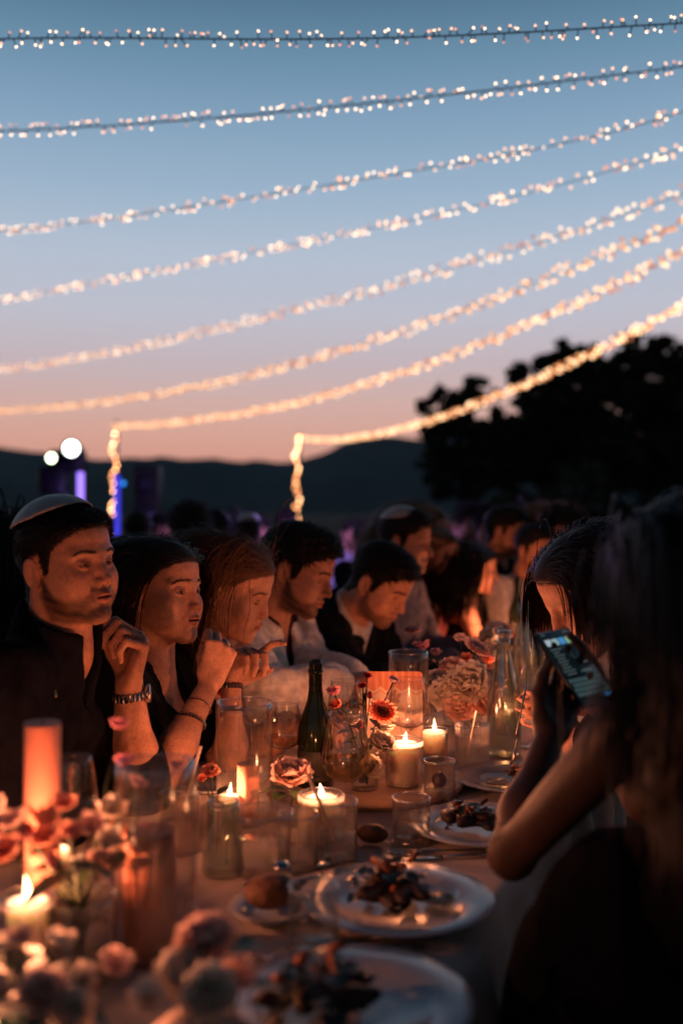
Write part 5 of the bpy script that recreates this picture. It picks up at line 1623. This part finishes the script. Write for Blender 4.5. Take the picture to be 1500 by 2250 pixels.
arrangement('blurred cream and blush flowers in the bottom left corner', TD(60, 1.04), [
    (130, 2080, 1.05, .042, 'open', 'w'), (50, 2070, 1.05, .038, 'open', 'b'), (180, 2160, 1.02, .042, 'open', 'w'), (90, 2190, .98, .044, 'rose', 'b'), (-20, 2100, 1.05, .05, 'open', 'w'), (250, 2130, 1.04, .045, 'open', 'b'), (150, 2230, .98, .042, 'rose', 'w')],
    14, seed=8, leaf=(.06, .018), neckh=.065)
vase(800, 2.02, .030, .075, 'glass vase of the orchids and dahlia behind the white wine', z=BZ)
arrangement('dark orchids, an orange dahlia and cream flowers in the middle of the table', TD(800, 2.02, BZ), [
    (838, 1572, 2.00, .058, 'dahlia', 'r'), (806, 1490, 2.03, .026, 'open', 'm'), (797, 1512, 2.03, .028, 'open', 'm'), (812, 1535, 2.03, .024, 'bud', 'm'), (735, 1528, 2.08, .044, 'open', 'p'), (738, 1555, 2.07, .036, 'open', 'r'),
    (770, 1590, 2.0, .042, 'open', 'w'), (836, 1640, 2.00, .050, 'rose', 'w'), (815, 1690, 1.98, .044, 'rose', 'w'), (850, 1608, 2.04, .04, 'open', 'w'), (790, 1600, 2.05, .034, 'open', 'm'), (862, 1500, 2.12, .034, 'open', 'v'), (805, 1640, 2.0, .03, 'bud', 'w')], 14, seed=6, leaf=(.030, .009), neckh=.07)
vase(1025, 2.62, .042, .10, 'glass vase under the big pale roses')
arrangement('big pale roses with pink and mauve flowers before the far guests', TD(1025, 2.62), [
    (1030, 1512, 2.55, .115, 'rose', 'w'), (1062, 1545, 2.53, .085, 'rose', 'b'), (985, 1530, 2.55, .085, 'rose', 'w'), (1010, 1560, 2.52, .075, 'rose', 'b'), (905, 1392, 2.75, .042, 'rose', 'v'), (935, 1425, 2.7, .050, 'open', 'p'), (955, 1440, 2.66, .044, 'open', 'v'), (1042, 1432, 2.62, .075, 'dahlia', 'b'), (1068, 1455, 2.62, .05, 'open', 'r'),
    (1010, 1408, 2.66, .044, 'open', 'b'), (990, 1470, 2.60, .055, 'rose', 'b'), (960, 1500, 2.62, .06, 'rose', 'w'), (1080, 1500, 2.58, .06, 'rose', 'b'), (1100, 1400, 2.8, .05, 'rose', 'w'), (1025, 1450, 2.56, .04, 'open', 'r'), (915, 1420, 2.72, .035, 'open', 'v')], 20, seed=12, leaf=(.055, .015), neckh=.09)
vase(640, 1.85, .026, .055, 'small bud vase under the cream rose')
arrangement('single cream rose left of the dark bottle', TD(640, 1.85), [(640, 1712, 1.83, .070, 'rose', 'b')], 5, seed=3, leaf=(.04, .014), neckh=.05)
vase(1080, 3.6, .04, .1, 'distant flower vase among the far guests')
arrangement('distant red and pink flowers among the far guests', TD(1080, 3.6), [(1175, 1385, 3.5, .07, 'rose', 'r'), (1095, 1390, 3.6, .08, 'rose', 'b'), (1120, 1405, 3.5, .06, 'open', 'c'), (1070, 1400, 3.6, .06, 'rose', 'w'), (1190, 1350, 3.8, .06, 'open', 'r')], 12, seed=21, neckh=.09)
arr = arrangement('small coral flowers in the tall clear cylinder group', TD(470, 1.80), [(462, 1700, 1.80, .030, 'rose', 'c'), (445, 1715, 1.78, .022, 'open', 'r')], 4, seed=31, leaf=(.03, .01), neckh=.04)
vase(470, 1.80, .02, .05, 'tiny bud vase left of the tall clear cylinder')

vase(455, 1.05, .034, .06, 'low glass vase of the pale blooms at the bottom')
arrangement('pale blurred blooms in the foreground left of the bottom plate', TD(455, 1.05), [(455, 2078, 1.05, .058, 'rose', 'b'), (400, 2150, 1.02, .050, 'rose', 'w'), (515, 2150, 1.02, .052, 'open', 'b'), (330, 2200, .98, .045, 'open', 'w'), (460, 2190, .98, .050, 'rose', 'w')], 8, seed=41, leaf=(.045, .015), neckh=.055)
# ------------------------------------------------------------------ the guests
def knit(name, c, **k): return mat(name, c, rough=.95, spec=.03, sheen=0, bump=.5, bscale=500, bdist=.0006, noise=.25, nscale=40, **k)
M_NAVY = knit('dark_navy_knit', (.006, .0065, .010)); M_BLKDRESS = knit('black_top', (.006, .005, .006)); M_WHJ = knit('white_dinner_jacket', (.78, .73, .66))
M_BLKS = knit('black_shirt', (.03, .015, .012)); M_SUIT = knit('dark_suit', (.008, .009, .013)); M_WSHIRT = knit('white_shirt', (.60, .56, .52)); M_RED = knit('red_strap', (.55, .06, .04))
M_SATIN = mat('grey_satin', (.38, .36, .36), rough=.55, sheen=.2, noise=.06, nscale=60, bump=.2, bscale=300)
M_TROUS = knit('dark_trousers', (.012, .012, .016))
BY = math.degrees(math.atan2(-.370, .929))
def seat(s, off=.24, z=.50): q = onT(s, -HW-off, z); return q
PROW = 'guests seated along the left side of the table'
def ring_about(root, inv, c, ax, r, rt, m, name, n=28, seg=8, links=0, flat=1.0, squash=.8):
    c, ax = Vector(c), Vector(ax).normalized(); t = ax.orthogonal().normalized(); b_ = ax.cross(t); mb = MB()
    if links:
        for i in range(links):
            a = 2*math.pi*i/links; o_ = t*math.cos(a)+b_*math.sin(a)*squash
            Mx = Matrix.Translation(c+o_*r) @ Matrix((t*-math.sin(a)+b_*math.cos(a), ax, o_)).transposed().to_4x4()
            mb.box((0, 0, 0), (math.pi*r/links*.86, rt*1.9, rt*.55), Mx, bev=rt*.3)
    else:
        V = []; F = []
        for i in range(n):
            a = 2*math.pi*i/n; o_ = t*math.cos(a)+b_*math.sin(a)*squash
            for k in range(seg):
                g = 2*math.pi*k/seg; V.append(c+o_*(r+rt*math.cos(g))+ax*rt*math.sin(g)*flat)
        for i in range(n):
            for k in range(seg): F.append([i*seg+k, ((i+1) % n)*seg+k, ((i+1) % n)*seg+(k+1) % seg, i*seg+(k+1) % seg])
        mb.add(V, F)
    mb.V = [tuple(inv @ Vector(v)) for v in mb.V]
    return mb.build(name, m, root)

# ---- man in the grey kippah, chin resting on his hand
wr = P(283, 1506, 1.93)
p = Person('person', 'man in grey kippah and dark zip jumper with his hand raised to his chin', P(150, 1240, 1.85), -31, 4, 3, .93, base=SK*.92, fem=0,
    face_yaw_body=-14, hair=(.014, .009, .007), shw=.185, beard=1.0, mouth=.34, head_kw=dict(lid=.38, jaw=1.0, nose=.8, full=.3, frown=0), seed=1, seat=seat(-.38, .20), group=PROW,
    arms=dict(l=dict(elbow=P(300, 1742, 1.96), wrist=wr, k=1.12, hand=dict(D=Vector((.20, .05, .97)), N=Vector((-.80, -.52, .2)), S=Vector((-.55, .78, .10)), curls=[(60, 62, 32), (68, 74, 40), (76, 80, 42), (82, 80, 40)], thumb=(30, 25, .75), size=1.12)),
              r=dict(elbow=P(20, 1800, 1.62), wrist=P(150, 1800, 1.72))))
p.body(fine_hands=[wr+Vector((-.02, 0, .09))])
p.eyes(gaze=(1, -.02, .10)); p.short_hair(n=6500, length=.012, lift=.18, topmass=.001, mass=.006); p.brows(110, 1.0); p.lashes(.38)
p.cloth(M_NAVY, 'jumper', infl=.014, sleeves=dict(l=.62, r=1.0), neck=.064, vneck=.030, vdepth=.12, fold=.007, collar=.050)
p.trousers(M_TROUS); p.kippah(M_SATIN)
ring_about(p.root, p.inv, wr.lerp(P(300, 1742, 1.96), .085), P(300, 1742, 1.96)-wr, .0325, .0042, M_TIN, 'watch_bracelet', links=22, squash=.9)
wq = wr.lerp(P(300, 1742, 1.96), .085); ax = (P(300, 1742, 1.96)-wr).normalized()
mb = MB(); sd = Vector((1, .1, 0)); sd = (sd-ax*sd.dot(ax)).normalized(); Mx = Matrix.Translation(p.inv @ (wq+sd*.034)) @ sd.to_track_quat('Z', 'Y').to_matrix().to_4x4()
mb.lathe([(.0165, -.003), (.0185, 0), (.0185, .005), (.0165, .007), (.0001, .0072)], 28, Mx); mb.build('watch_case', M_TIN, p.root)
mb = MB(); Mx = Matrix.Translation(p.inv @ P(121, 1532, 1.70)); mb.lathe([(.0035, 0), (.0035, .003), (.0016, .0045), (.0016, .012), (.0001, .0125)], 12, Mx); mb.build('zip_pull', M_GOLD, p.root)
_a, _b, _r = p.fingers['l'][6]
ring_about(p.root, p.inv, _a.lerp(_b, .55), _b-_a, .0098, .0011, M_GOLD, 'finger_ring', n=18, seg=6, squash=1)

# ---- woman with long dark hair, hands clasped before her mouth
wn_ = P(462, 1500, 2.14); wf_ = P(508, 1500, 2.27)
p = Person('person', 'worried woman with long dark hair, hands clasped before her mouth, bracelets on her wrist', P(356, 1300, 2.33), -27, 3, -3, 1.0, base=SKF*.92, fem=1,
    face_yaw_body=-16, hair=(.020, .011, .007), shw=.165, mouth=.26, head_kw=dict(lid=.35, nose=.95, full=.6, jaw=.94), seed=2, seat=seat(.14, .27), lean=.15, group=PROW,
    arms=dict(r=dict(elbow=P(352, 1712, 2.02), wrist=wn_, k=1.0, hand=dict(D=Vector((.30, .10, 1)), N=Vector((-.25, 1, .10)), S=Vector((-1, -.2, .3)), curls=[(62, 52, 22), (70, 60, 32), (76, 66, 36), (80, 70, 38)], thumb=(20, 25, .9))),
              l=dict(elbow=P(506, 1712, 2.22), wrist=wf_, k=.95, hand=dict(D=Vector((.50, -.05, .85)), N=Vector((.55, -.70, -.35)), S=Vector((.6, .7, -.2)), curls=[(20, 30, 18), (72, 58, 26), (76, 62, 30), (80, 62, 30)], thumb=(20, 25, .8), spread=8))))
p.body(fine_hands=[wn_+Vector((.02, 0, .08)), wf_+Vector((.01, -.02, .08))])
p.eyes(gaze=(1, -.05, .06)); p.brows(110, 1.0, .004); p.lashes(.35)
p.cloth(M_BLKDRESS, 'black_top', infl=.010, sleeves=dict(l=.35, r=.35), neck=.075, vneck=.060, vdepth=.15, fold=.005)
p.long_hair(n=7500, stray=.0, fx=.030, fyy=.086, length=.50, part=.004, maxoff=.036, width=.0020, back=.62, curl=.10, steps=28, grav=.22, collide=p.clothf)
p.trousers(M_TROUS)
axn = (P(352, 1712, 2.02)-wn_).normalized()
ring_about(p.root, p.inv, wn_+axn*.060, axn+Vector((.15, 0, .2)), .0300, .0011, M_GOLD, 'thin_bracelet', squash=1)
ring_about(p.root, p.inv, wn_+axn*.098, axn+Vector((.2, 0, .1)), .0345, .0016, M_GOLD, 'chain_bracelet', links=34, squash=1)
axf = (P(506, 1712, 2.22)-wf_).normalized()
ring_about(p.root, p.inv, wf_+axf*.008, axf, .0285, .0034, M_TIN, 'link_bracelet', links=26, squash=.95)
ring_about(p.root, p.inv, wf_+axf*.060, axf, .0300, .0028, knit('woven_band', (.05, .02, .015)), 'woven_bracelet', squash=1, flat=1.8)
_a, _b, _r = p.fingers['r'][6]
ring_about(p.root, p.inv, _a.lerp(_b, .55), _b-_a, .0092, .0012, M_TIN, 'finger_ring', n=18, seg=6, squash=1)

# ---- fair woman looking down
p = Person('person', 'fair-haired woman looking down, small earring, hair gathered back', P(512, 1293, 2.62), -12, -20, 4, 1.06, base=SKF, fem=1,
    face_yaw_body=-20, hair=(.105, .048, .020), shw=.165, mouth=.12, head_kw=dict(lid=.85, nose=.85, jaw=.98), seed=3, seat=seat(.52, .28), lean=.14, group=PROW,
    arms=dict(r=dict(elbow=P(560, 1640, 2.40), wrist=P(640, 1600, 2.34)), l=dict(elbow=P(600, 1600, 2.62), wrist=P(665, 1590, 2.46))))
p.body(); p.eyes(gaze=(1, 0, -.5)); p.brows(80, .8); p.lashes(.85)
def straps(p_, d, s_):
    q = p_-np.array(s_.sh0, f32); lt = np.abs(q@np.array(s_.L, f32)); z = q[:, 2]
    top = -.06+.0*lt
    st = np.maximum(np.abs(lt-.085)-.006, z-.10)
    return np.maximum(d, np.minimum(z-top, st))
p.cloth(M_RED, 'red_top', infl=.006, sleeves=dict(l=0, r=0), strap=straps, fold=.002, closed_neck=True)
p.long_hair(n=7500, stray=0, fx=.018, fyy=.10, length=.40, part=.0, maxoff=.014, width=.0016, back=2.2, curl=.14, steps=26, grav=.17, collide=p.clothf, sidev=.40)
p.trousers(M_TROUS)
mb = MB(); V, F = ico(.0042); c_ = p.inv @ (p.M @ (Vector((-.008, -.080, -.040))*p.sc)); mb.add([v+c_ for v in V], F); mb.build('earring', M_GOLD, p.root)
mb = MB()
a_ = P(590, 1600, 2.30); b3 = P(548, 1430, 2.42)

# ---- man in the white dinner jacket
p = Person('person', 'bearded dark-haired man in a white dinner jacket looking down', P(655, 1252, 2.96), -14, -20, 0, 1.07, base=SK*.98,
    face_yaw_body=-24, hair=(.012, .008, .006), shw=.17, beard=.95, mouth=.1, head_kw=dict(lid=.8, nose=1.15, jaw=1.0), seed=4, seat=seat(.90, .30), lean=.14, group=PROW,
    arms=dict(r=dict(elbow=P(575, 1535, 2.60), wrist=P(735, 1500, 2.72), k=1.25), l=dict(elbow=P(690, 1480, 3.0), wrist=P(770, 1490, 2.9), k=1.2)))
p.body(); p.eyes(gaze=(1, 0, -.5)); p.short_hair(n=6000, length=.024, lift=.30, mass=.013, topmass=.010); p.brows(120, 1.1); p.lashes(.8)
p.cloth(M_WHJ, 'white_jacket', infl=.015, neck=.062, vneck=.030, vdepth=.26, fold=.007, fs=9, collar=.025)
p.cloth(M_BLKS, 'dark_shirt', infl=.008, sleeves=dict(l=0, r=0), neck=.058, vneck=.026, vdepth=.10, fold=.003)
p.trousers(M_TROUS)

# ---- bowed man in the dark suit
p = Person('person', 'short-haired man in a dark suit and white shirt, head bowed over his plate', P(838, 1282, 3.28), -30, -32, 0, 1.05, base=SK*.95,
    face_yaw_body=-26, hair=(.013, .008, .006), shw=.18, beard=.75, mouth=.1, head_kw=dict(lid=.9, nose=1.0), seed=5, seat=seat(1.30, .34), lean=.20, group=PROW,
    arms=dict(r=dict(elbow=P(760, 1500, 3.0), wrist=P(845, 1500, 3.02), k=1.2)))
p.body(); p.short_hair(n=5200, length=.018, lift=.25, mass=.010, topmass=.006); p.brows(140, 1.1); p.eyes(gaze=(1, 0, -.5))
p.cloth(M_SUIT, 'dark_jacket', infl=.022, neck=.064, vneck=.030, vdepth=.22, fold=.010, fs=7, collar=.02)
p.cloth(M_WSHIRT, 'white_shirt', infl=.009, sleeves=dict(l=0, r=0), neck=.056, fold=.003, collar=.04)
p.trousers(M_TROUS)

# ---- woman with the phone, nearest on the right, seen from behind
nS = Vector((.27, -.65, .71)).normalized(); PU = Vector((-.395, .60, .70)).normalized(); PV = PU.cross(nS).normalized(); PU = nS.cross(PV).normalized()
if PV.x < 0: PV = -PV
PC = P(1262, 1466, 1.60)
HD = (PU*.72+PV*.69).normalized(); wr = PC-PU*.025-PV*.035-nS*.024-HD*.092; el = P(1124, 1880, 1.41)
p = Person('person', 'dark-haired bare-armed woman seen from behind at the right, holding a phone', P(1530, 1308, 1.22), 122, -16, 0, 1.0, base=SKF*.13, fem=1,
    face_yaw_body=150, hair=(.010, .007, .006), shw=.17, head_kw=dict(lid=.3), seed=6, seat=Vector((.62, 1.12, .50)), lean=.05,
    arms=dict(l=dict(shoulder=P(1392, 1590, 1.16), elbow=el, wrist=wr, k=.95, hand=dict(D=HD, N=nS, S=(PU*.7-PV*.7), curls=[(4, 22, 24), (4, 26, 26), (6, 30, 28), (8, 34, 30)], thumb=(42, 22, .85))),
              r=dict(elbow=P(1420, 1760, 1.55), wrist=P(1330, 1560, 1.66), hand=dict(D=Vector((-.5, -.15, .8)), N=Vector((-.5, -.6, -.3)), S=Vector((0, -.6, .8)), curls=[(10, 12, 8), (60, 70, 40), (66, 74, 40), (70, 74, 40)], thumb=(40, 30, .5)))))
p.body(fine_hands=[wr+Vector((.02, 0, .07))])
def bodice(p_, d, s_):
    q = p_-np.array(s_.sh0, f32); return np.maximum(d, q[:, 2]+.055)
p.cloth(M_BLKDRESS, 'black_dress', infl=.010, sleeves=dict(l=0, r=0), strap=bodice, fold=.004, closed_neck=True)
p.long_hair(n=5200, length=.40, part=.0, maxoff=.022, width=.0034, back=1.4, curl=.06, steps=24, grav=.24, collide=p.clothf)
sk = []
it = Grp([('+', s_cone(p.pelvis+Vector((0, 0, .16)), p.pelvis+p.F*.16+Vector((0, 0, .02)), .16, .18), 0), ('+', s_ell((.375, 1.22, .68), (.175, .19, .26)), .08), ('+', s_cone(p.pelvis+p.F*.25, p.pelvis+p.F*.42+Vector((0, 0, -.42)), .16, .24), .1), ('&', lambda q: .06-q[:, 2], .0)], k=0)
u = Union([it], lambda q, d: d-.012*noise3(q, 5, 4)); a_ = p.pelvis
V, F = polygonise(u, axis_nodes(a_.x-.75, a_.x+.5, .014, []), axis_nodes(a_.y-.5, a_.y+.65, .014, []), axis_nodes(.0, 1.02, .014, []))
p.obj('skirt', V, F, M_BLKDRESS)
# the phone
root = empty('smartphone', tuple(PC), label='dark smartphone held up by the nearest woman, messages and keyboard on its screen', cat='phone')
Mp = Matrix((PV, PU, nS)).transposed().to_4x4()
mb = MB(); mb.box((0, 0, 0), (.0362, .0745, .0040), Mp, bev=.0030); mb.build('case', mat('phone_case', (.015, .014, .016), rough=.35), root)
mb = MB(); mb.box((0, 0, .0041), (.0335, .0715, .0004), Mp); mb.build('screen', mat('screen_glass', (.004, .005, .006), rough=.12, emit=(.05, .12, .14), estr=.05), root)
def glow(name, c, s): return emis(name, c, s, False)
E_TXT = glow('screen_text', (.40, .55, .58), .19); E_KEY = glow('screen_keys', (.20, .36, .38), .19); E_ICON = [glow('screen_icon', c, .55) for c in ((.62, .72, .80), (.42, .62, .62), (.10, .42, .95), (.45, .75, .45))]
def scr(name, rects, m):
    mb = MB()
    for (x, y, w, h) in rects: mb.box((x, y, .0048), (w/2, h/2, .0002), Mp)
    mb.build(name, m, root, smooth=False)
for i in range(4): scr('app_icon', [(-.0225+.0138*i, .050, .0115, .0125)], E_ICON[i])
scr('status_bar', [(-.024, .0668, .008, .0018), (.022, .0668, .010, .0018)], E_TXT)
rp = random.Random(2)
scr('message_lines', [(-.020+.003*rp.random(), .036-.0062*i, .012+.012*rp.random(), .0016) for i in range(9)]+[(.017, .004, .018, .0018), (.014, -.012, .022, .0018)], E_TXT)
scr('keyboard_key', [(-.0288+.0064*k+(.0032 if rw == 1 else 0), -.0262-.0088*rw, .0050, .0066) for rw in range(4) for k in range(10 if rw != 1 else 9)], E_KEY)
scr('send_key', [(.0245, -.0610, .013, .0064)], E_ICON[2])
l = bpy.data.lights.new('screen_light', 'AREA'); l.energy = .010; l.size = .06; l.color = (.6, .85, 1)
# ---- woman with a bob beyond her
p = Person('person', 'woman with a dark bob leaning over the table behind the phone', P(1296, 1300, 1.98), 192, -30, 0, 1.0, base=SKF*.8, fem=1,
    face_yaw_body=165, hair=(.016, .009, .006), shw=.16, head_kw=dict(lid=.7), detail=True, res=(.0035, .010), seed=7, seat=Vector((.98, 1.98, .50)), lean=.18,
    arms=dict(l=dict(elbow=P(1290, 1660, 2.02), wrist=P(1262, 1615, 2.12), hand=dict(D=Vector((-.9, .1, .5)), N=Vector((-.3, .8, .1)), S=Vector((.3, 0, 1)), curls=[(30, 40, 20)]*4)),
              r=dict(elbow=P(1360, 1600, 2.3), wrist=P(1300, 1560, 2.32))))
p.body()
p.cloth(M_BLKDRESS, 'black_blouse', infl=.010, sleeves=dict(l=.4, r=.4), neck=.08, fold=.004)
p.long_hair(n=3600, length=.22, part=.0, maxoff=.012, width=.0030, back=.5, curl=.02, steps=20, grav=.22, collide=p.clothf)
p.trousers(M_TROUS)

# ------------------------------------------------------------------ blurred guests farther off: prototypes and copies
def proto(lab, fem=0, sc=1.0, hair=(.014, .009, .007), cloth_m=M_WSHIRT, yaw=0, pitch=-8, hl='short', base=SK, kip=False, beard=.5, bare=False, seed=11, curly=False):
    p = Person('person', lab, (0, 0, 1.22), yaw, pitch, 0, sc, base=base, fem=fem, hair=hair, detail=False, res=(.0055, .014), seed=seed, beard=beard, seat=Vector((-.16, 0, .50)), mouth=.1)
    p.hx = p.head-Vector((p.pelvis.x, p.pelvis.y, 0))
    p.body()
    if bare: p.cloth(cloth_m, 'dress', infl=.008, sleeves=dict(l=0, r=0), strap=straps, fold=.002, closed_neck=True, res=.012)
    else: p.cloth(cloth_m, 'shirt', infl=.014, fold=.008, res=.011)
    p.trousers(M_TROUS)
    if hl == 'short': p.short_hair(n=1800, length=.05 if curly else .022, lift=.8 if curly else .3, mass=.022 if curly else .012, topmass=.01, width=.003, curl=.6 if curly else 0)
    else: p.long_hair(n=1700, length=.45 if hl == 'long' else .26, maxoff=.02, width=.006, back=.8, steps=16, collide=p.clothf)
    if kip: p.kippah(M_SATIN)
    return p
CROWD = 'blurred guests seated farther off'
def place(p, px, py, d, yaw, label, first=False, cm=None, group=CROWD, sc=1.0):
    q = P(px, py, d)
    if first: r = p.root; kids = [o for o in bpy.data.objects if o.parent == p.root]
    else:
        r = p.root.copy(); COL.objects.link(r); kids = []
        for ch in [o for o in bpy.data.objects if o.parent == p.root]:
            c = ch.copy(); COL.objects.link(c); c.parent = r; kids.append(c)
    s = q.z/p.hx.z*1.0
    a = R(yaw); hx = Vector((p.hx.x*math.cos(a)-p.hx.y*math.sin(a), p.hx.x*math.sin(a)+p.hx.y*math.cos(a), 0))*s
    r.location = (q.x-hx.x, q.y-hx.y, 0); r.rotation_euler = (0, 0, a); r.scale = (s*sc, s*sc, s)
    r['label'] = label; r['group'] = group
    if cm:
        for k in kids:
            if k.name.split('.')[0] in ('shirt', 'dress'):
                k.material_slots[0].link = 'OBJECT'; k.material_slots[0].material = cm
    return r
M_LIL = knit('pale_shirt', (.40, .38, .44)); M_BLU = knit('blue_shirt', (.10, .12, .2)); M_GRN = knit('olive_dress', (.06, .06, .03)); M_ROSE = knit('rose_dress', (.35, .12, .12))
M_BLU0 = knit('grey_blue_shirt', (.12, .12, .16))
A_ = proto('x', hair=(.014, .009, .007), cloth_m=M_SUIT, seed=21)
B_ = proto('x', fem=1, hair=(.016, .010, .007), hl='long', cloth_m=M_BLKDRESS, base=SKF, beard=0, bare=True, seed=22)
C_ = proto('x', fem=1, hair=(.16, .075, .030), hl='long', cloth_m=M_ROSE, base=SKF, beard=0, bare=True, seed=23)
D_ = proto('x', hair=(.020, .012, .009), cloth_m=M_WSHIRT, seed=24, curly=True)
E_ = proto('x', hair=(.014, .009, .007), cloth_m=M_BLU0, seed=25, kip=True)
# same side of the table, beyond the bowed man
FAR = 'blurred guests farther along the table'
place(E_, 893, 1190, 3.95, -25, 'blurred man in a pale kippah behind the bowed man', True, group=FAR)
place(C_, 965, 1222, 4.35, -35, 'blurred woman with light hair and bare arm beside the man in the pale kippah', True, group=FAR)
place(B_, 1048, 1250, 4.45, 0, 'blurred woman with long dark hair and a bare shoulder, turned away', True, group=FAR)
place(A_, 1112, 1168, 5.0, -28, 'blurred dark-haired man in profile above the bare-shouldered woman', True, group=FAR)
place(A_, 1175, 1208, 4.7, -55, 'blurred guest with a hand at the chin, right of the man in profile', cm=M_WSHIRT, group=FAR)
place(D_, 1240, 1178, 5.0, -140, 'blurred guest at the far right end, facing left', group=FAR)
place(C_, 938, 1165, 4.9, -20, 'blurred light-haired head just behind the pale kippah', cm=M_GRN, group=FAR)
# other tables
place(D_, 418, 1170, 4.9, 100, 'guest with a big round mop of dark curls between the two women', True)
place(A_, 303, 1172, 6.0, 95, 'dark-haired guest behind the left light pole', cm=M_WSHIRT)
place(B_, 12, 1205, 3.4, 60, 'dark head cut by the left frame edge behind the man in the kippah')
place(A_, 262, 1235, 4.6, 150, 'guest in a pale shirt showing between the man in the kippah and the first woman', cm=M_LIL)
place(D_, 815, 1190, 6.0, 40, 'small dark head left of the pale kippah', cm=M_SUIT)
place(A_, 572, 1165, 8.5, -120, 'guest in a pale shirt washed in violet light above the fair-haired woman', cm=M_LIL)
place(A_, 772, 1172, 8.5, -60, 'guest in a pale shirt washed in violet light right of the white jacket', cm=M_LIL)
place(C_, 1000, 1180, 9.2, -100, 'small guest in violet light behind the light-haired woman', cm=M_LIL)
place(A_, 1288, 1165, 9.6, -160, 'guest in magenta light left of the dark bob', cm=M_LIL)
place(B_, 500, 1160, 8.0, 70, 'small dark head between the curls and the fair-haired woman', cm=M_SUIT)
place(A_, 350, 1160, 8.2, 20, 'small dark head right of the left light pole', cm=M_SUIT)
place(D_, 1030, 1150, 7.6, -70, 'dark guest under the trees between the light-haired woman and the man in profile', cm=M_SUIT)
place(B_, 1160, 1140, 8.4, -120, 'small dark guest standing out against the trees above the far guests', cm=M_BLU)
place(D_, 1075, 1160, 6.2, -90, 'blurred dark curly guest facing the camera beyond the table end', cm=M_WSHIRT)
place(C_, 1205, 1150, 6.4, -110, 'blurred light-haired guest facing the camera at the far table end', cm=M_GRN)
place(A_, 1140, 1150, 6.9, -80, 'small blurred guest facing the camera between two nearer heads', cm=M_BLU)
place(E_, 545, 1172, 6.8, 110, 'small guest in a pale kippah seated behind the fair-haired woman')
place(A_, 470, 1165, 6.4, 150, 'dark head just right of the big dark curls', cm=M_WSHIRT)
place(A_, 630, 1150, 8.8, 0, 'small dark head behind the man in the white jacket', cm=M_BLU)
place(A_, 215, 1165, 6.6, 170, 'dark guest behind the forehead of the man in the kippah', cm=M_SUIT)
# warm and violet light reaching them: lanterns on the next tables, stage wash
for (px, d, p_, lab) in ((420, 4.1, 1.0, 'lit candle on the next table, hidden behind the first two women'), (700, 5.2, 1.0, 'lit candle on the next table beyond the man in the white jacket')):
    pass

# ------------------------------------------------------------------ thin evening haze over the valley
HZ = bpy.data.materials.new('evening_haze'); HZ.use_nodes = True
hn = HZ.node_tree.nodes; hn.remove(hn['Principled BSDF'])
pv = hn.new('ShaderNodeVolumePrincipled'); pv.inputs['Color'].default_value = (.62, .80, 1.0, 1); pv.inputs['Density'].default_value = 1.0e-4
HZ.node_tree.links.new(pv.outputs[0], hn['Material Output'].inputs['Volume'])
mb = MB(); mb.box((300, 1370, 209), (3600, 1440, 211))
tag(mb.build('haze', HZ, smooth=False), kind='stuff')
